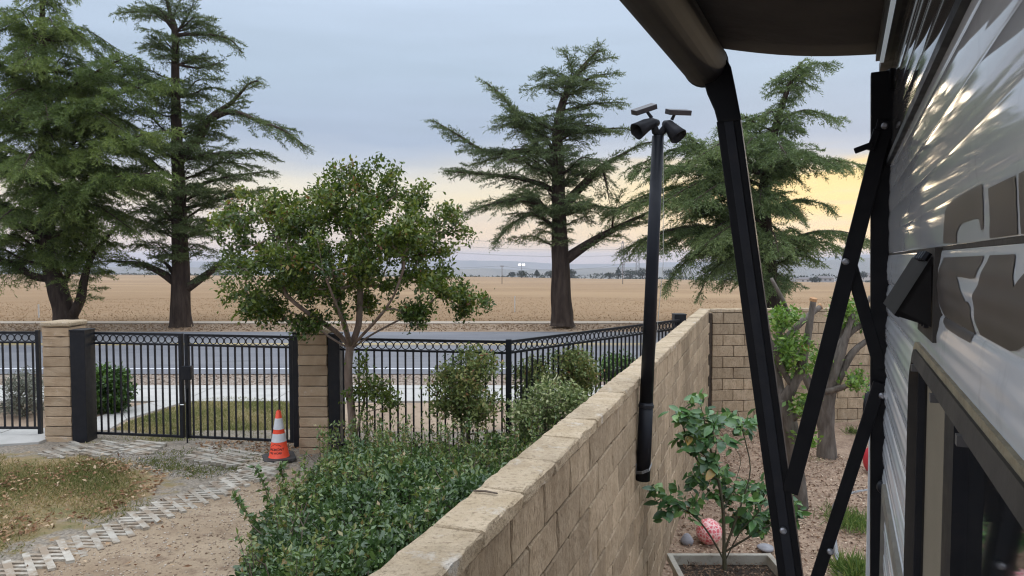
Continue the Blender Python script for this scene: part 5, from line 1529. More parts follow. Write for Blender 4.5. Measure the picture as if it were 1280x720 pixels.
# ------------------------------------------------------------------ pruned trees in the gravel yard
CITR = leafmat('citrus_leaves', [(0, (.05, .10, .02)), (.4, (.12, .22, .04)), (.8, (.22, .34, .07)), (1, (.33, .42, .12))], .4, .3, .4)
def pruned(label, trunk, limbs, leafpolys, cuts, seed):
    global rng
    rng = np.random.default_rng(seed)
    base = P(*trunk[0][:2], trunk[0][3]); base.z = YARD_Z - .02
    root = thing('pruned_tree', base, label, 'tree', 'pruned trees in the gravel yard')
    def pts(pl): return [P(x, y, Y) for x, y, w, Y in pl], [.84 * w / 2 * Y / F for x, y, w, Y in pl]
    p, r = pts(trunk); p[0].z = YARD_Z - .05
    pl = poly_smooth(p, 4); rr = np.interp(np.linspace(0, 1, len(pl)), np.linspace(0, 1, len(r)), r)
    m = MB(); m.tube([Vector(q) for q in pl], list(rr), 12, ripple=lambda i, k: 1 + .10 * math.sin(k * 2.1 + i * .5) + .05 * math.sin(k * 4.3 - i))
    m.build('trunk', M['bark_grey'], root, smooth=True, origin=base)
    for L_ in limbs:
        p, r = pts(L_)
        pl = poly_smooth(p, 3); rr = np.interp(np.linspace(0, 1, len(pl)), np.linspace(0, 1, len(r)), r)
        m = MB(); m.tube([Vector(q) for q in pl], list(rr), 8, ripple=lambda i, k: 1 + .09 * math.sin(k * 2.1 + i * 1.3))
        m.build('limb', M['bark_grey'], root, smooth=True)
    for x, y, w, Y, d in cuts:
        c = P(x, y, Y); d = Vector(d).normalized(); rr = w / 2 * Y / F
        m = MB(); m.tube([c - d * .03, c + d * .004], [rr * 1.02, rr * .98], 10); m.build('cut_end', M['cut_wood'], root)
    tg = []
    for poly, k, Y in leafpolys: tg += region_targets(poly, int(k * 1.5), Y, .3)
    roots = [np.array([P(x, y, Y) for x, y, w, Y in trunk])] + [np.array([P(x, y, Y) for x, y, w, Y in L_]) for L_ in limbs]
    segs, tips, nodes, par = grow(roots, tg, rtip=.003, expo=.2, jit=.08, pathw=.0)
    nr = sum(len(q) for q in roots)
    wood('twigs', segs[nr - 1:], M['bark_grey'], root, base, 4)
    Pb, D, Nn, L = tuft(tips, 24, .075, .1, .085); n = len(Pb)
    leaves('foliage', Pb, D, Nn, L, L * .5, CITR, np.clip(.5 + rng.normal(0, .2, n), 0, 1), root, base, .15)
pruned('grey pruned tree with hard cut limbs right beside the awning arm', [(1001, 634, 24, 8.1), (996, 590, 23, 8.1), (990, 550, 23, 8.1), (982, 515, 24, 8.1), (977, 498, 21, 8.1)],
       [[(979, 505, 19, 8.1), (992, 480, 17, 8.0), (1001, 460, 15, 7.95), (1008, 430, 11, 7.9), (1013, 400, 10, 7.9), (1017, 374, 8, 7.9)],
        [(978, 505, 15, 8.1), (972, 470, 13, 8.2), (974, 440, 11, 8.3), (985, 420, 10, 8.35), (1005, 400, 9, 8.4), (1026, 383, 8, 8.45)],
        [(984, 530, 10, 8.1), (998, 518, 9, 8.0), (1010, 506, 7, 7.9), (1020, 486, 6, 7.9)],
        [(974, 470, 9, 8.2), (968, 445, 8, 8.2), (975, 415, 7, 8.2), (985, 395, 6, 8.1), (976, 370, 6, 8.0), (964, 348, 5, 8.0)],
        [(990, 482, 10, 8.0), (978, 462, 9, 8.0), (970, 440, 8, 7.9), (962, 425, 6, 7.9)]],
       [([(962, 425), (985, 415), (1010, 425), (1012, 450), (1002, 470), (975, 455), (964, 440)], 26, 8.0), ([(960, 395), (975, 388), (985, 400), (972, 410)], 7, 8.1), ([(990, 500), (1008, 492), (1012, 512), (998, 518)], 6, 8.0), ([(975, 385), (985, 380), (988, 400), (978, 402)], 5, 8.1), ([(1000, 545), (1012, 540), (1012, 556)], 3, 8)],
       [(1017, 373, 9, 7.9, (.1, -.3, 1)), (1007, 434, 9, 7.86, (-.1, -1, .2)), (1027, 382.5, 8, 8.45, (.8, -.4, .4))], 5)
pruned('thick trunked pruned tree with parallel grey limbs in front of the end wall', [(1034, 572, 30, 10.1), (1033, 545, 25, 10.1), (1031, 510, 26, 10.1), (1030, 488, 30, 10.1)],
       [[(1026, 496, 16, 10.1), (1036, 465, 14, 10.1), (1046, 440, 13, 10.1), (1062, 415, 11, 10.1), (1084, 403, 9, 10.1)],
        [(1030, 496, 17, 10.05), (1042, 470, 14, 10.0), (1052, 440, 12, 10.0), (1060, 412, 9, 10.0), (1066, 392, 8, 10.0)],
        [(1024, 496, 15, 10.15), (1026, 465, 13, 10.2), (1034, 435, 12, 10.25), (1050, 412, 10, 10.3), (1068, 400, 8, 10.3)],
        [(1034, 498, 16, 10.1), (1050, 470, 12, 10.05), (1066, 440, 10, 10.0), (1086, 425, 8, 10.0), (1100, 418, 7, 10)],
        [(1030, 490, 11, 10.0), (1050, 485, 9, 9.9), (1066, 478, 7, 9.8), (1076, 468, 5, 9.8)],
        [(1022, 500, 14, 10.1), (1010, 478, 12, 10.1), (1004, 455, 10, 10.1), (1010, 430, 8, 10.1)],
        [(1040, 440, 9, 10.2), (1052, 415, 8, 10.3), (1075, 395, 6, 10.4), (1088, 370, 5, 10.4)]],
       [([(1045, 395), (1052, 362), (1064, 372), (1068, 395), (1060, 402)], 15, 10.1), ([(1060, 482), (1074, 462), (1082, 470), (1074, 482)], 8, 9.8), ([(1070, 395), (1088, 380), (1092, 402), (1080, 406)], 6, 10.3), ([(1018, 445), (1030, 440), (1030, 458), (1020, 464)], 6, 10.0)],
       [(1085, 403, 8, 10.1, (1, -.3, .3))], 6)
rng = np.random.default_rng(123)

# ------------------------------------------------------------------ potted shrub, ball, stone, hose, wheel
LEAFG = [mk('broad_leaf_dark', (.034, .085, .032), (.055, .12, .042), scale=12, rough=.34), mk('broad_leaf', (.065, .15, .045), (.09, .19, .055), scale=12, rough=.34), mk('broad_leaf_light', (.15, .27, .07), (.19, .32, .09), scale=12, rough=.38), mk('broad_leaf_yellow', (.36, .20, .04), (.25, .2, .05), scale=12, rough=.4)]
PY0 = 5.2
pa, pb = P(836, 700, PY0 - .18), P(970, 700, PY0 - .18)
rim = PG(900, 691, P(900, 691, PY0 + .22).z); rz = rim.z
pl_l, pl_r = P(836, 691, PY0 + .2).x, P(962, 691, PY0 + .2).x
plt = thing('planter', ((pl_l + pl_r) / 2, PY0, YARD_Z), 'square pale clay planter holding a leafy shrub below the block wall', 'planter')
CLAY = mk('planter_clay', (.50, .47, .40), (.42, .38, .31), scale=6, rough=.8, bump=.3, c3=(.30, .26, .2), scale3=14)
m = MB()
x0, x1, y0, y1 = pl_l, pl_r, PY0 - .42, PY0 + .2
def loop(i, z, sh): return [(x0 + i + sh, y0 + i + sh, z), (x1 - i - sh, y0 + i + sh, z), (x1 - i - sh, y1 - i - sh, z), (x0 + i + sh, y1 - i - sh, z)]
loops = [loop(0, YARD_Z, .11), loop(0, rz - .06, .012), loop(-.014, rz - .055, 0), loop(-.014, rz, 0), loop(.028, rz, 0), loop(.034, rz - .10, 0)]
for A, B in zip(loops[:-1], loops[1:]):
    for k in range(4): m.poly([A[k], A[(k + 1) % 4], B[(k + 1) % 4], B[k]])
m.poly(loops[0][::-1])
m.build('pot', CLAY, plt, bevel=.004)
m = MB(); m.prism([p[:2] for p in loop(.033, 0, 0)], rz - .2, rz - .075); m.build('potting_soil', mk('potting_soil', (.045, .032, .024), (.09, .065, .045), scale=30, rough=1, bump=1, bscale=50, bdist=.03), plt)
n = 900
sp = np.column_stack([rng.uniform(x0 + .05, x1 - .05, n), rng.uniform(y0 + .05, y1 - .05, n), rng.uniform(rz - .075, rz - .045, n)])
tag(leaves('soil_debris', sp, rdir(n) * np.array([1, 1, .4]), rdir(n, 1.2), rng.uniform(.015, .05, n), rng.uniform(.004, .014, n), CHIP, rng.random(n) * .7, plt, (0, PY0, rz)), kind='stuff')
sx = P(906, 700, PY0 - .05)
ps = thing('potted_shrub', (sx.x, PY0 - .05, rz - .08), 'young shrub with broad glossy leaves growing from the clay planter', 'shrub')
Z0 = PY0 - .05
stems = [[(906, 712, 0), (905, 680, 0), (904, 640, .02), (898, 600, .05), (888, 560, .08), (880, 525, .1), (874, 498, .1)],
         [(905, 700, 0), (888, 670, -.04), (868, 645, -.08), (845, 632, -.1), (822, 628, -.12)],
         [(905, 690, 0), (918, 655, .0), (930, 620, .02), (938, 585, .03), (930, 545, .05), (922, 515, .05)],
         [(906, 690, 0), (935, 672, -.06), (965, 655, -.1), (990, 648, -.12), (1008, 655, -.14)],
         [(904, 640, 0), (920, 600, .12), (925, 570, .16), (905, 545, .2), (895, 530, .2)],
         [(907, 700, 0), (925, 665, -.1), (948, 640, -.16), (962, 610, -.2)],
         [(898, 600, .05), (872, 575, .0), (858, 545, -.02), (850, 520, -.05)]]
roots = [poly_smooth([P(x, y, Z0 + d) for x, y, d in s_], 3) for s_ in stems]
tg = region_targets([(852, 510), (868, 492), (882, 500), (892, 515), (930, 500), (942, 520), (940, 560), (952, 600), (985, 620), (1012, 650), (1000, 668), (960, 678), (920, 660), (880, 640), (862, 610), (846, 590), (842, 555), (838, 528)], 62, Z0, .28, shell=.3)
tg += [np.array(P(x, y, Z0 - .1)) for x, y in ((820, 612), (824, 630), (834, 640), (848, 628), (862, 640), (838, 618), (870, 628))]
segs, tips, _, _ = grow(roots, tg, rtip=.0032, expo=.40, jit=.06)
wood('stems', segs, mk('green_brown_stem', (.05, .045, .025), (.075, .07, .035), scale=20, rough=.7), ps, W[ps.name], 6)
leaf_me = []
for mi, mt in enumerate(LEAFG):
    bm = bmesh.new()
    rows = [(0, .0), (.12, .20), (.32, .46), (.55, .50), (.78, .34), (.92, .14), (1.0, 0)]
    prev = None
    for f, w in rows:
        zc = -.16 * f * f
        if w == 0: cur = [bm.verts.new((0, f, zc))]
        else: cur = [bm.verts.new((-w * .5, f, zc + w * .16)), bm.verts.new((0, f, zc)), bm.verts.new((w * .5, f, zc + w * .16))]
        if prev:
            if len(prev) == 1: bm.faces.new((prev[0], cur[1], cur[0])); bm.faces.new((prev[0], cur[2], cur[1]))
            elif len(cur) == 1: bm.faces.new((prev[0], prev[1], cur[0])); bm.faces.new((prev[1], prev[2], cur[0]))
            else:
                bm.faces.new((prev[0], prev[1], cur[1], cur[0])); bm.faces.new((prev[1], prev[2], cur[2], cur[1]))
        prev = cur
    me = bpy.data.meshes.new('leaf'); bm.to_mesh(me); bm.free(); me.materials.append(mt)
    for p in me.polygons: p.use_smooth = True
    leaf_me.append(me)
lc = 0
for tp, td in tips:
    td = Vector(td).normalized()
    for k in range(4):
        if lc >= 298: break
        a = random.uniform(0, 6.28)
        side = Vector((math.cos(a), math.sin(a) * .7, random.uniform(-.45, .25)))
        Y_ = (td * .5 + side).normalized()
        X_ = Y_.cross(Vector((random.uniform(-.5, .5), random.uniform(-1.0, .1), 1))).normalized(); Z_ = X_.cross(Y_)
        sc = random.uniform(.09, .135)
        o = link('leaf', leaf_me[random.choices([0, 1, 2, 3], [.38, .44, .165, .015])[0]], ps, Vector(tp) - td * random.uniform(0, .10) * k * .6, Matrix((X_, Y_, Z_)).transposed().to_quaternion())
        o.scale = (sc * random.uniform(.85, 1.1), sc, sc); lc += 1

extra = 720
ti = rng.integers(0, len(tips), extra)
Pb = np.array([tips[i][0] for i in ti]) + rng.normal(size=(extra, 3)) * .035; D = rdir(extra, -.1); Nn = rdir(extra, 1.3) + np.array([0, -.5, 0])
L = rng.uniform(.05, .10, extra)
tag(leaves('small_leaves', Pb, D, Nn, L, L * .5, leafmat('shrub_leaves', [(0, (.034, .085, .03)), (.5, (.075, .16, .046)), (1, (.16, .27, .075))], .35, .2, .5), rng.random(extra), ps, W[ps.name], .12, 'oval'), kind='stuff')
b = PG(886, 679, YARD_Z + .01); r = 16 * b.y / F
bm = bmesh.new(); bmesh.ops.create_icosphere(bm, subdivisions=4, radius=r)
for v in bm.verts: v.co *= 1 + .02 * math.sin(v.co.x * 60) * math.sin(v.co.z * 70)
me = bpy.data.meshes.new('ball'); bm.to_mesh(me); bm.free()
for p in me.polygons: p.use_smooth = True
bmat, nt, N, L_, bb = nodes_of('pink_marbled')
vo = N.new('ShaderNodeTexVoronoi'); vo.inputs['Scale'].default_value = 26; vo.feature = 'DISTANCE_TO_EDGE'
g = N.new('ShaderNodeNewGeometry'); L_.new(g.outputs['Position'], vo.inputs[0])
mr = N.new('ShaderNodeMapRange'); L_.new(vo.outputs['Distance'], mr.inputs[0]); mr.inputs[2].default_value = .16
f, _ = noise(N, L_, 22)
c = mixc(N, L_, f, (.62, .07, .10, 1), (.75, .22, .22, 1))
L_.new(mixc(N, L_, mr.outputs[0], (.85, .62, .58, 1), c), bb.inputs['Base Color']); bb.inputs['Roughness'].default_value = .35
me.materials.append(bmat)
tag(link('ball', me, None, (b.x, b.y, b.z + r * .95)), 'pink and white marbled ball on the wood chips behind the potted shrub', 'ball')
def stone(px, py, w, h, label, mat, seed):
    b = PG(px, py, YARD_Z + .01); k = b.y / F
    bm = bmesh.new(); bmesh.ops.create_icosphere(bm, subdivisions=3, radius=1)
    r_ = random.Random(seed); ph = [r_.uniform(0, 6) for _ in range(6)]
    for v in bm.verts:
        q = 1 + .12 * math.sin(v.co.x * 2.5 + ph[0]) + .10 * math.sin(v.co.y * 3 + ph[1]) + .08 * math.sin(v.co.z * 4 + ph[2])
        v.co = Vector((v.co.x * w / 2 * k, v.co.y * w / 2 * k * .8, v.co.z * h / 2 * k)) * q
    me = bpy.data.meshes.new('stone'); bm.to_mesh(me); bm.free(); me.materials.append(mat)
    for p in me.polygons: p.use_smooth = True
    tag(link('stone', me, None, (b.x, b.y, b.z + h / 2 * k * .8)), label, 'stone', 'stones on the gravel yard')
SG = mk('grey_stone', (.20, .195, .21), (.29, .285, .295), scale=12, rough=.8, bump=.4)
stone(858, 681, 17, 16, 'lavender grey stone left of the pink ball against the wall', SG, 3)
stone(957, 689, 22, 9, 'flat blue grey stone behind the right rim of the planter', SG, 8)
# hose
hs = poly_smooth([PG(1050, 720, YARD_Z + .02), PG(1044, 680, YARD_Z + .02), PG(1041, 650, YARD_Z + .02), PG(1044, 630, YARD_Z + .02), PG(1056, 620, YARD_Z + .02), PG(1078, 614, YARD_Z + .02), PG(1100, 612, YARD_Z + .02)], 5)
m = MB(); m.tube([Vector(p) for p in hs], .022, 8)
tag(m.build('garden_hose', mk('grey_hose', (.16, .165, .17), (.22, .22, .22), scale=9, rough=.6), smooth=True), 'grey garden hose curving over the wood chips by the trailer', 'hose')
# wheel and red thing half hidden behind the trailer corner
wc = P(1094, 507, 11.3); r = 36 * wc.y / F
t = thing('cart_wheel', (wc.x, wc.y, wc.z - r), 'black wheel with pale hub leaning by the end wall, half hidden behind the trailer corner', 'wheel')
ax = Vector((.66, -.75, 0)).normalized(); u_ = Vector((.75, .66, 0)).normalized(); zz = Vector((0, 0, 1))
m = MB(); m.tube([wc + (u_ * math.cos(q) + zz * math.sin(q)) * r * .9 for q in np.linspace(0, 2 * math.pi, 33)], .03, 8, False); m.build('tyre', M['black'], t, smooth=True)
m = MB(); m.tube([wc - ax * .02, wc + ax * .02], [r * .5, r * .5], 24); m.build('hub', mk('wheel_hub', (.55, .55, .54), rough=.4), t)
for k in range(8):
    q = k * math.pi / 4
    dq = u_ * math.cos(q) + zz * math.sin(q)
    m = MB(); m.tube([wc + dq * r * .45, wc + dq * r * .88], .008, 5); m.build('spoke', mk('spoke_grey%d' % k, (.3, .3, .3), rough=.4), t)
b = PG(1091, 592, YARD_Z + .02); r = 12 * b.y / F
bm = bmesh.new(); bmesh.ops.create_uvsphere(bm, u_segments=20, v_segments=12, radius=r)
for v in bm.verts: v.co.z *= 1.5
me = bpy.data.meshes.new('red_buoy'); bm.to_mesh(me); bm.free(); me.materials.append(mk('red_plastic', (.50, .03, .045), rough=.4))
for p in me.polygons: p.use_smooth = True
t = thing('red_float', (b.x, b.y, b.z), 'small red rounded plastic object on the ground beside the trailer corner', 'float')
link('float_body', me, t, (b.x, b.y, b.z + r * 1.45))
m = MB(); m.tube([(b.x, b.y, b.z + r * 2.85), (b.x, b.y, b.z + r * 3.15)], r * .25, 10); m.build('neck', M['black'], t)

# grass tufts in the gravel yard
TUFT = leafmat('grass_tuft', [(0, (.06, .11, .025)), (.6, (.13, .20, .05)), (1, (.28, .30, .10))], .6, .3, .3)
def tuft_grass(name, label, cx, cy, w, n, h, kind='plant', zb=YARD_Z):
    b = PG(cx, cy, zb); k = b.y / F * w / 2
    p = rng.normal(size=(n, 2)) * k * .5
    Pb = np.column_stack([b.x + p[:, 0], b.y + p[:, 1] * 1.3, np.full(n, zb)])
    D = rdir(n, 1.3); D[:, 2] = np.abs(D[:, 2])
    o = leaves(name, Pb, D, rdir(n), rng.uniform(.5, 1.1, n) * h, np.full(n, h * .06), TUFT, rng.random(n), None, b, .1)
    return tag(o, label, kind, 'grass tufts in the gravel yard')
tuft_grass('grass_tuft', 'wide tuft of green grass beside the hose and trailer corner', 1068, 655, 60, 900, .16)
tuft_grass('grass_tuft', 'tall tuft of bright grass at the bottom edge below the awning brace', 1068, 722, 34, 500, .26)
tuft_grass('grass_tuft', 'tiny weed at the foot of the thick pruned trunk', 1026, 578, 24, 160, .07)
tuft_grass('grass_tuft', 'small weed growing against the end wall', 1066, 541, 18, 160, .16)

# ------------------------------------------------------------------ grid pavers, gravel, grass and fallen leaves in the front yard
BAR, RUNG, ALONG = Vector((.66, -.75, 0)).normalized(), Vector((1, .04, 0)).normalized(), Vector((-.36, -.93, 0)).normalized()
def paver_mesh(seed, nb=4, L=.46, cx=.124, sp=.076):
    """open concrete lattice: slanted bars joined by short level rungs, cells left open"""
    r = random.Random(seed); m = MB()
    def frame(v): return (v, Vector((-v.y, v.x, 0)), Vector((0, 0, 1)))
    det = RUNG.x * BAR.y - RUNG.y * BAR.x
    al = (ALONG.x * BAR.y - ALONG.y * BAR.x) / det; be = (RUNG.x * ALONG.y - RUNG.y * ALONG.x) / det
    for i in range(nb):
        o = ALONG * (i * cx) - BAR * (L / 2)
        m.box(o + BAR * (L / 2), (L, .046, .034), frame(BAR))
        t = be * cx + .02
        while t < L - .01:
            a = o + BAR * t; b_ = a + RUNG * (al * cx)
            m.box((a + b_) / 2 + Vector((0, 0, -.0018)), ((b_ - a).length - .036, .031, .032), frame(RUNG))
            t += sp
    me = m.mesh('paver', M['paver'], smooth=False)
    bm = bmesh.new(); bm.from_mesh(me)
    for v in bm.verts: v.co += Vector((r.uniform(-1, 1) * .0035, r.uniform(-1, 1) * .0035, r.uniform(-1, 1) * .0012))
    bm.to_mesh(me); bm.free()
    return me
pav = [paver_mesh(i) for i in range(4)]
strip = tag(bpy.data.objects.new('paver_strip', None), kind='structure'); col.objects.link(strip); W[strip.name] = Vector((0, 0, 0))
def lay(x, y, ang, k, z=.008):
    q = Quaternion((0, 0, 1), ang) @ Quaternion((1, 0, 0), random.uniform(-.010, .010)) @ Quaternion((0, 1, 0), random.uniform(-.010, .010))
    c = q @ (ALONG * .165)
    link('paver', pav[k % 4], strip, (x, y, z + float(yard_bump(x + c.x, y + c.y))), q)
ctr = [PG(x, y) for x, y in ((322, 590), (310, 595), (270, 611), (225, 631), (190, 647), (145, 665), (95, 687), (50, 706), (20, 721), (-30, 745))]
cp = poly_smooth(ctr, 30); seg = np.linalg.norm(np.diff(cp, axis=0), axis=1); cum = np.concatenate([[0], np.cumsum(seg)])
k = 0; s_ = 0.0
while s_ < cum[-1] - .3:
    i = int(np.searchsorted(cum, s_)); i = min(max(i, 5), len(cp) - 6)
    d = cp[i + 5] - cp[i - 5]
    ang = math.atan2(d[1], d[0]) - math.atan2(ALONG.y, ALONG.x)
    lay(cp[i][0] + .012 * math.sin(k * 2.3), cp[i][1], .6 * ang, k, (.004, .001, .002, -.002)[k % 4])
    s_ += .497; k += 1
for j in range(3):                          # in front of the left gate leaf
    p = PG(100 + j * 44, 557 - j * 1); lay(p.x, p.y, (.25, .4, .5)[j], j + 1, .008)
for j in range(3):                          # by the right leaf and the cone
    p = PG(272 + j * 32, 562 + j * 5); lay(p.x, p.y, .35, j, .008)
p = PG(338, 582); lay(p.x, p.y, .35, 2, .012)

def scatter_px(n, poly, z=0.0):
    """ground points inside a patch of ground (outline given by its corners)"""
    g = [(p.x, p.y) for p in G(poly, z)]
    a = np.array(g); out = []
    while len(out) < n:
        q = np.column_stack([rng.uniform(a[:, 0].min(), a[:, 0].max(), n), rng.uniform(a[:, 1].min(), a[:, 1].max(), n)])
        out += list(q[inside(q, g)])
    return np.array(out[:n])
lawn_px = [(-60, 582), (0, 572), (60, 569), (115, 570), (165, 582), (210, 597), (198, 616), (132, 642), (82, 662), (30, 678), (-60, 702)]
GRASS = leafmat('yard_grass', [(0, (.085, .105, .030)), (.35, (.15, .165, .052)), (.6, (.29, .235, .105)), (1, (.46, .34, .175))], .8, .2, .2)
p = scatter_px(60000, [(-80, 572), (0, 566), (60, 562), (130, 562), (190, 576), (235, 596), (215, 622), (140, 652), (90, 674), (30, 692), (-60, 720)]); n = len(p)
patch = np.sin(p[:, 0] * 2.1 + 1.3) * np.sin(p[:, 1] * 2.7) + .6 * np.sin(p[:, 0] * 5.1 + p[:, 1] * 4.3)
dl = dist_poly(p, LAWN)
keep = rng.random(n) < np.clip(.12 + .34 * patch + dl * .75, .0, .72) * np.clip((dl + .45) * 2.4, 0, 1)
p, patch, dl = p[keep], patch[keep], dl[keep]; n = len(p)
Pb = np.column_stack([p, yard_bump(p[:, 0], p[:, 1])])
D = rdir(n, .8); D[:, 2] = np.abs(D[:, 2]) + .15
tag(leaves('yard_grass', Pb, D, rdir(n), rng.uniform(.02, .052, n), rng.uniform(.005, .009, n), GRASS, np.clip(.64 - .24 * patch - .20 * np.clip(dl, 0, .6) + rng.normal(0, .2, n), 0, 1), None, (-4, 6, 0), .1), kind='stuff')
# weeds in the gravel before the gate
p = scatter_px(2600, [(200, 570), (250, 562), (330, 566), (350, 575), (300, 590), (235, 600), (205, 592)])
cl = rng.integers(0, 26, len(p)); cc = scatter_px(26, [(180, 566), (250, 562), (330, 566), (350, 576), (300, 590), (235, 600), (195, 585)])
p = cc[cl] + rng.normal(size=(len(p), 2)) * np.array([.10, .07]); n = len(p)
Pb = np.column_stack([p, yard_bump(p[:, 0], p[:, 1])]); D = rdir(n, .9); D[:, 2] = np.abs(D[:, 2])
tag(leaves('weeds', Pb, D, rdir(n), rng.uniform(.02, .05, n), rng.uniform(.006, .011, n), GRASS, np.clip(.22 + rng.normal(0, .16, n), 0, 1), None, (-3, 7, 0), .1), kind='stuff')
# lawn outside the gate
lawn2 = [(96, 557), (120, 552), (160, 528), (207, 512), (245, 502), (285, 497), (330, 500), (372, 505), (372, 552), (300, 556), (230, 552)]
g2 = G(lawn2, -.026)
m = MB(); m.poly([(q.x, q.y, -.022) for q in g2]); tag(m.build('lawn_ground', mk('lawn_soil', (.34, .26, .145), (.25, .225, .10), scale=2.2, rough=1, bump=.8, bscale=30), origin=Vector((-3, 9, -.022))), kind='structure')
p = scatter_px(36000, lawn2, -.02); n = len(p)
patch = np.sin(p[:, 0] * 3.1) * np.sin(p[:, 1] * 3.9 + 1) + .5 * np.sin(p[:, 0] * 7 + p[:, 1] * 6)
Pb = np.column_stack([p, np.full(n, -.022)]); D = rdir(n, .8); D[:, 2] = np.abs(D[:, 2]) + .1
GR2 = leafmat('lawn_grass', [(0, (.14, .165, .055)), (.4, (.25, .25, .10)), (.65, (.38, .32, .165)), (1, (.50, .41, .25))], .8, .2, .2)
tag(leaves('lawn_grass', Pb, D, rdir(n), rng.uniform(.02, .05, n), rng.uniform(.006, .011, n), GR2, np.clip(.42 - .2 * patch + rng.normal(0, .2, n), 0, 1), None, (-3, 9, 0), .1), kind='stuff')
# fallen leaves
LITT = leafmat('fallen_leaves', [(0, (.13, .065, .035)), (.4, (.28, .15, .075)), (.75, (.42, .27, .15)), (1, (.56, .42, .28))], .8, .1, .3)
a = scatter_px(2300, [(20, 585), (110, 574), (205, 590), (200, 612), (140, 640), (70, 660), (0, 680), (-40, 640)]); b_ = scatter_px(110, [(-60, 570), (380, 556), (420, 600), (250, 640), (330, 720), (-60, 720)])
c_ = scatter_px(260, [(240, 555), (372, 552), (372, 570), (250, 562)])
keep = rng.random(len(a)) < np.clip(.35 + .8 * np.sin(a[:, 0] * 3.3 + 2) * np.sin(a[:, 1] * 2.9), .08, 1)
p = np.concatenate([a[keep], b_, c_]); n = len(p)
Pb = np.column_stack([p, yard_bump(p[:, 0], p[:, 1]) + rng.uniform(.008, .032, n)])
tag(leaves('fallen_leaves', Pb, rdir(n) * np.array([1, 1, .35]), rdir(n, 1.3), rng.uniform(.030, .062, n), rng.uniform(.015, .030, n), LITT, rng.random(n), None, (-3, 6, 0), .3), kind='stuff')
# pebbles: before the gate, in the rocky strip and over the bare driveway
def pebbles(name, p, zf, s0, s1, stops, org_):
    n = len(p)
    s = rng.uniform(s0, s1, n) * rng.uniform(.6, 1, n)
    oct_ = np.array([[1, 0, 0], [0, 1, 0], [-1, 0, 0], [0, -1, 0], [0, 0, .7], [0, 0, -.7]], float)
    V = []
    ang = rng.uniform(0, 6.28, n)
    for o_ in oct_:
        j = rng.uniform(.6, 1.25, n)
        x = o_[0] * j * s * 1.25; y = o_[1] * j * s
        V.append(np.column_stack([p[:, 0] + x * np.cos(ang) - y * np.sin(ang), p[:, 1] + x * np.sin(ang) + y * np.cos(ang), zf + o_[2] * j * s + s * .2]))
    V = np.stack(V, 1).reshape(-1, 3)
    b = np.arange(n)[:, None] * 6
    Fc = np.concatenate([b + np.array([[i, (i + 1) % 4, 4]]) for i in range(4)] + [b + np.array([[(i + 1) % 4, i, 5]]) for i in range(4)])
    tag(np_mesh(name, V, Fc, leafmat(name + '_stone', stops, .9, 0, .2), np.repeat(rng.random(n), 6), None, org_), kind='stuff')
GS = [(0, (.13, .11, .09)), (.5, (.29, .26, .22)), (1, (.50, .46, .41))]
p = scatter_px(3200, [(100, 566), (215, 560), (300, 572), (330, 586), (300, 592), (215, 596), (120, 574)])
pebbles('gate_gravel', p, yard_bump(p[:, 0], p[:, 1]), .005, .012, GS, (-3, 7, 0))
p = np.column_stack([rng.uniform(-9, 3.2, 5200), rng.uniform(11.3, 12.38, 5200)]); p = p[p[:, 0] < WALL_T * p[:, 1] - 1.0]
pebbles('strip_rocks', p, -.02, .010, .030, [(0, (.16, .11, .08)), (.5, (.32, .25, .19)), (1, (.50, .43, .36))], (-3, 12, 0))
p = scatter_px(1500, [(330, 590), (360, 610), (330, 640), (300, 725), (20, 728), (100, 690), (185, 652), (250, 626)])
pebbles('driveway_pebbles', p, yard_bump(p[:, 0], p[:, 1]), .004, .013, [(0, (.18, .12, .08)), (.5, (.34, .26, .18)), (1, (.55, .48, .40))], (-2, 5, 0))
# stubble and clods over the near field and the verge
p = np.column_stack([rng.uniform(-34, 34, 26000), 23.1 + 34 * rng.random(26000) ** 1.6]); n = len(p)
p = p[np.abs(p[:, 0]) < p[:, 1] * .85 + 3]; n = len(p)
Pb = np.column_stack([p, field_z(p[:, 0], p[:, 1])]); D = rdir(n, .7); D[:, 2] = np.abs(D[:, 2]) + .1
STUB = leafmat('field_stubble', [(0, (.22, .14, .075)), (.5, (.28, .18, .098)), (1, (.34, .23, .13))], .95, .15, .1)
tag(leaves('field_stubble', Pb, D, rdir(n), rng.uniform(.04, .10, n), rng.uniform(.012, .03, n), STUB, rng.random(n), None, (0, 30, 0), .1), kind='stuff')
p = np.column_stack([rng.uniform(-17, 17, 9000), 19.9 + 2.1 * rng.random(9000)]); n = len(p)
Pb = np.column_stack([p, np.full(n, -.012)]); D = rdir(n, .2) * np.array([1, 1, .5]); D[:, 2] = np.abs(D[:, 2])
tag(leaves('verge_litter', Pb, D, rdir(n, 1), rng.uniform(.04, .12, n), rng.uniform(.015, .04, n), leafmat('verge_litter_mix', [(0, (.20, .135, .085)), (.5, (.30, .21, .135)), (1, (.38, .28, .18))], .95, .1, .1), rng.random(n), None, (0, 21, 0), .1), kind='stuff')

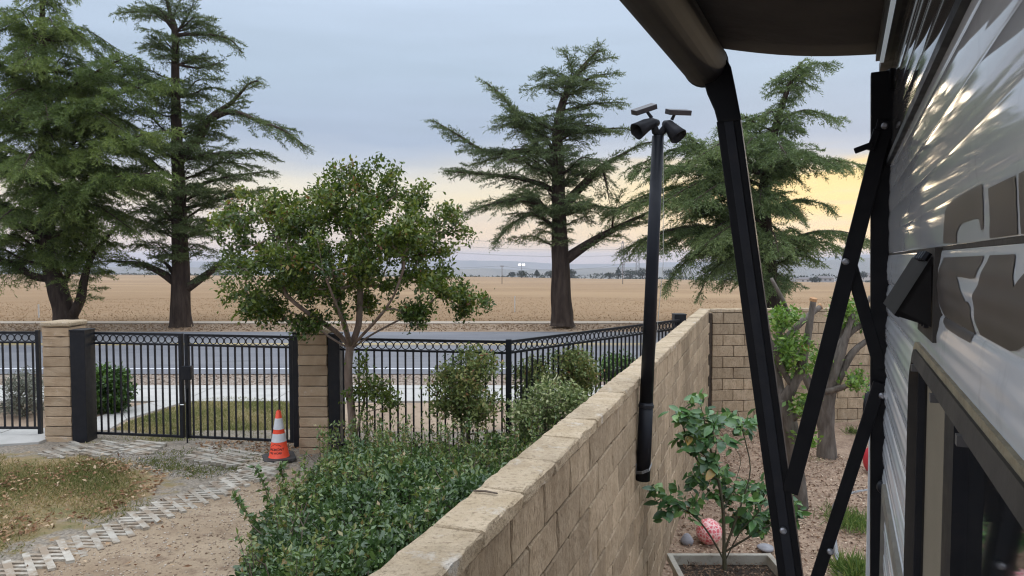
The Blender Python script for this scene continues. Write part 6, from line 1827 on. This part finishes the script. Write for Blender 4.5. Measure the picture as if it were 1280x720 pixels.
# ------------------------------------------------------------------ far things: stakes, poles, pylons, trees, houses
def on_field(px, Y):
    X = (px - 640) / F * Y
    return Vector((X, Y, float(field_z(np.array(X), np.array(Y)))))
STK = mk('white_stake', (.62, .60, .56), rough=.7)
for px, Y, h, lab in ((643.5, 30, .72, 'thin white stake standing in the dry field left of the lone cedar'), (47, 25, .50, 'short white stake in the dry field near the leftmost cedar')):
    b = on_field(px, Y); m = MB(); m.box(b + Vector((0, 0, h / 2 - .03)), (.045, .03, h + .06)); m.box(b + Vector((0, 0, h - .03)), (.052, .036, .03))
    tag(m.build('marker_stake', STK), lab, 'stake', 'white stakes in the field')
PW = mk('weathered_pole', (.16, .125, .10), (.22, .18, .15), scale=2, rough=.9)
heads = []
for px, Y, y1, lab in ((627.5, 300, 331.5, 'thin wooden utility pole in the field left of the lone cedar'), (778.5, 290, 329, 'thin wooden utility pole in the field in front of the pylons')):
    b = on_field(px, Y); top = P(px, y1, Y)
    t = thing('utility_pole', b, lab, 'utility pole', 'utility poles in the field')
    m = MB(); m.tube([b - Vector((0, 0, .2)), top], [.17, .12], 8); m.build('pole', PW, t)
    m = MB(); m.box(top - Vector((0, 0, .5)), (1.7, .14, .16)); m.build('crossarm', PW, t)
    for dx in (-.7, 0, .7):
        m = MB(); m.tube([top + Vector((dx, 0, -.42)), top + Vector((dx, 0, -.15))], .06, 6); m.build('insulator', PW, t)
    heads.append(top - Vector((0, 0, .3)))
def cable(a, b, sag, r, lab):
    pts = [a + (b - a) * f - Vector((0, 0, sag * 4 * f * (1 - f))) for f in np.linspace(0, 1, 17)]
    m = MB(); m.tube(pts, r, 4); tag(m.build('power_cable', mk('cable_dark', (.06, .06, .06), rough=.7) if 'cable_dark' not in bpy.data.materials else bpy.data.materials['cable_dark']), lab, 'cable', 'cables across the field')
cable(heads[0], heads[1], 2.2, .03, 'thin cable strung between the two utility poles')
cable(P(300, 322, 330), heads[0], 3, .03, 'thin cable running left from the left utility pole behind the crape myrtle')
STEEL = mk('pylon_steel', (.22, .215, .21), rough=.6, metal=.3)
ptops = []
for px, y0, y1, Y, lab in ((778, 347, 301, 950, 'lattice pylon on the horizon, left of the pair and behind the utility pole'), (797, 347, 299, 1010, 'lattice pylon on the horizon, right of the pair beside the black pole')):
    b, top = P(px, y0 + 4, Y), P(px, y1, Y)
    H = top.z - b.z; t = thing('pylon', b, lab, 'pylon', 'pylons on the horizon')
    m = MB(); th = .33
    def wd(f): return 5.2 * (1 - f) ** 1.1 + 1.5 if f < .55 else 3.0 - 1.9 * max(0, (f - .85) / .15)
    fs = list(np.linspace(0, 1, 11))
    for sx_ in (-1, 1):
        for sy_ in (-1, 1):
            for f0, f1 in zip(fs[:-1], fs[1:]):
                m.bar(b + Vector((sx_ * wd(f0) / 2, sy_ * wd(f0) / 2, H * f0)), b + Vector((sx_ * wd(f1) / 2, sy_ * wd(f1) / 2, H * f1)), th, th)
    for f0, f1 in zip(fs[:-1], fs[1:]):
        for s_ in (-1, 1):
            m.bar(b + Vector((-wd(f0) / 2, s_ * wd(f0) / 2, H * f0)), b + Vector((wd(f1) / 2, s_ * wd(f1) / 2, H * f1)), th * .6, th * .6)
            m.bar(b + Vector((wd(f0) / 2, s_ * wd(f0) / 2, H * f0)), b + Vector((-wd(f1) / 2, s_ * wd(f1) / 2, H * f1)), th * .6, th * .6)
    m.build('tower', STEEL, t)
    for f, w in ((.93, 11), (.78, 13), (.63, 12)):
        m = MB(); z_ = Vector((0, 0, H * f))
        for s_ in (-1, 1):
            m.bar(b + z_, b + z_ + Vector((s_ * w / 2, 0, .4)), th * .7, th * .7); m.bar(b + z_ + Vector((0, 0, 1.6)), b + z_ + Vector((s_ * w / 2, 0, .4)), th * .7, th * .7)
        m.build('crossarm', STEEL, t)
    ptops.append((b, H))
for k, (b, H) in enumerate(ptops):
    for f, w in ((.93, 11), (.78, 13), (.63, 12)):
        a = b + Vector((-w / 2, 0, H * f))
        cable(a, a + Vector((-420, -160, 26 - 8 * k)), 10, .085, '%s power line running left from the %s horizon pylon' % ({.93: 'topmost', .78: 'middle', .63: 'lowest'}[f], 'left' if k == 0 else 'right'))
# floodlit mast
b = P(652, 348, 900); top = P(652, 331, 900)
t = thing('floodlight_mast', b, 'tiny floodlight mast with two lit lamps on the horizon left of the lone cedar', 'floodlight')
m = MB(); m.tube([b, top], .3, 6); m.build('mast', STEEL, t)
lm, nt, N, L_, bb = nodes_of('flood_lamp'); bb.inputs['Emission Color'].default_value = (1, .96, .88, 1); bb.inputs['Emission Strength'].default_value = 2.0
for dx in (-2.6, 2.6):
    m = MB(); m.box(top + Vector((dx, -.3, .2)), (3.6, .8, 2.2)); m.build('lamp', lm, t)
# far trees: one clump-built tree per crown
FAR = leafmat('far_foliage', [(0, (.022, .032, .020)), (.5, (.045, .058, .034)), (1, (.075, .085, .05))], .8, 0, .1)
def far_tree(px, Y, ytop, ybase, wpx, label, conical=False):
    b = P(px, ybase, Y); k = Y / F; H = (ybase - ytop) * k; Wd = wpx * k
    t = thing('far_tree', b, label, 'tree', 'trees along the far side of the field')
    n = 420
    q = rdir(n) * (rng.random((n, 1)) ** .4); q[:, 2] = q[:, 2] * .5 + .55
    tap = (1.05 - q[:, 2:3]) * 1.2 if conical else 1.0
    q[:, :2] *= tap * .5
    Pb = np.array(b) + q * np.array([Wd, Wd, H]); s = .12 * math.sqrt(Wd * H) + .25
    m = MB(); m.tube([b - Vector((0, 0, 1)), b + Vector((0, 0, H * .5))], [.05 * Wd + .1, .03 * Wd], 6); m.build('trunk', M['bark'], t)
    leaves('crown', Pb, rdir(n, .2), rdir(n), rng.uniform(.6, 1.2, n) * s, rng.uniform(.5, .9, n) * s, FAR, np.clip(.45 + rng.normal(0, .2, n), 0, 1), t, b, .2)
far_tree(652, 640, 338.5, 346, 13, 'small rounded tree at the far edge of the field below the floodlights')
far_tree(640, 660, 340, 346, 9, 'low tree at the far edge of the field left of the floodlights')
far_tree(671, 640, 338, 346, 10, 'pointed far tree just left of the lone cedar trunk', True)
far_tree(688, 620, 339, 346, 15, 'dark wide far tree touching the left of the lone cedar trunk')
far_tree(714, 620, 337, 346, 13, 'dark rounded far tree just right of the lone cedar trunk')
far_tree(762, 700, 341, 347, 16, 'low far tree left of the pylons')
far_tree(773, 720, 335, 347, 12, 'pointed far tree under the left pylon', True)
far_tree(788, 720, 338, 347, 22, 'broad far tree between the two pylons')
far_tree(803, 720, 336, 347, 18, 'tall far tree under the right pylon')
far_tree(838, 720, 337, 347, 20, 'far tree just right of the black pole')
far_tree(1019, 560, 346, 354, 15, 'round green bush at the field edge near the far houses')
far_tree(1079, 640, 340, 348, 10, 'small green tree beside the far house by the trailer corner')
far_tree(1066, 700, 337, 346, 16, 'far tree left of the trailer corner post')
far_tree(120, 640, 336, 344, 18, 'far tree seen between the two left cedars')
far_tree(20, 640, 335, 343, 24, 'far tree left of the leftmost cedar trunk')
tp = np.concatenate([np.linspace(-1.3, 1.3, 900)]) ; Yt = 780
X = tp * Yt + rng.normal(0, 6, 900); Y_ = Yt + rng.normal(0, 12, 900)
px_ = X / Y_ * F + 640
edge_z = EYE - (np.interp(px_, [-400, 0, 640, 1100, 1700], [341, 342, 346.5, 351, 356]) - 324) / F * Y_
hgt = (2 + 5 * np.clip(np.sin(px_ * .021) + .6 * np.sin(px_ * .067 + 1) + .35, 0, 1.5)) * np.where((px_ > 560) & (px_ < 720), .5, 1)
n = 16000
i = rng.integers(0, 900, n)
Pb = np.column_stack([X[i] + rng.normal(0, 3, n), Y_[i] + rng.normal(0, 3, n), edge_z[i] - 3.0 + rng.random(n) * (hgt[i] + 2)])
s = rng.uniform(1.2, 2.6, n)
tag(leaves('tree_line', Pb, rdir(n, .3), rdir(n), s, s * .8, FAR, np.clip(.45 + rng.normal(0, .2, n), 0, 1), None, (0, Yt, -18), .2), kind='stuff')
HW = [mk('pale_render', (.55, .53, .50), rough=.9), mk('grey_render', (.40, .39, .38), rough=.9), mk('house_roof', (.16, .145, .14), rough=.9), mk('house_window', (.04, .045, .05), rough=.3)]
for px, y0, w, h, Y, mi, lab in ((1010, 353, 20, 6.5, 600, 0, 'low pale far house left of the awning brace'), (1032, 352, 22, 7, 640, 1, 'long grey far house behind the awning brace'), (1088, 348, 16, 7, 660, 0, 'white far house next to the trailer corner'), (1068, 346, 18, 6, 720, 1, 'grey far house beyond the field right of the brace'), (985, 351, 16, 5, 680, 1, 'pale far house half hidden by the drooping cedar')):
    k = Y / F; b = P(px, y0, Y); wd, ht = w * k, h * k
    t = thing('far_house', b, lab, 'house', 'houses beyond the field')
    m = MB(); m.box(b + Vector((0, 5, ht * .3 - 1)), (wd, 9, ht * .6 + 2)); m.build('walls', HW[mi], t)
    m = MB(); e = wd / 2 + .6
    z0, z1 = b.z + ht * .6, b.z + ht
    A = [(b.x - e, b.y, z0), (b.x + e, b.y, z0), (b.x + e, b.y + 10, z0), (b.x - e, b.y + 10, z0), (b.x - e * .6, b.y + 5, z1), (b.x + e * .6, b.y + 5, z1)]
    for f in ((0, 1, 5, 4), (1, 2, 5), (2, 3, 4, 5), (3, 0, 4)): m.poly([A[q] for q in f])
    m.build('roof', HW[2], t)
    for q in (-.3, 0, .28):
        m = MB(); m.box(b + Vector((q * wd, .49, ht * .3)), (wd * .12, .06, ht * .26)); m.build('window', HW[3], t)

# ------------------------------------------------------------------ evening haze over the valley
hz = MB(); hz.box((0, 4300, -120), (26000, 9300, 400))
hm = bpy.data.materials.new('evening_haze'); hm.use_nodes = True
nt = hm.node_tree; nt.nodes.clear()
pv = nt.nodes.new('ShaderNodeVolumePrincipled'); pv.inputs['Color'].default_value = (.80, .84, .95, 1); pv.inputs['Density'].default_value = .00016; pv.inputs['Anisotropy'].default_value = .1
om = nt.nodes.new('ShaderNodeOutputMaterial'); nt.links.new(pv.outputs[0], om.inputs['Volume'])
tag(hz.build('haze', hm), kind='stuff')
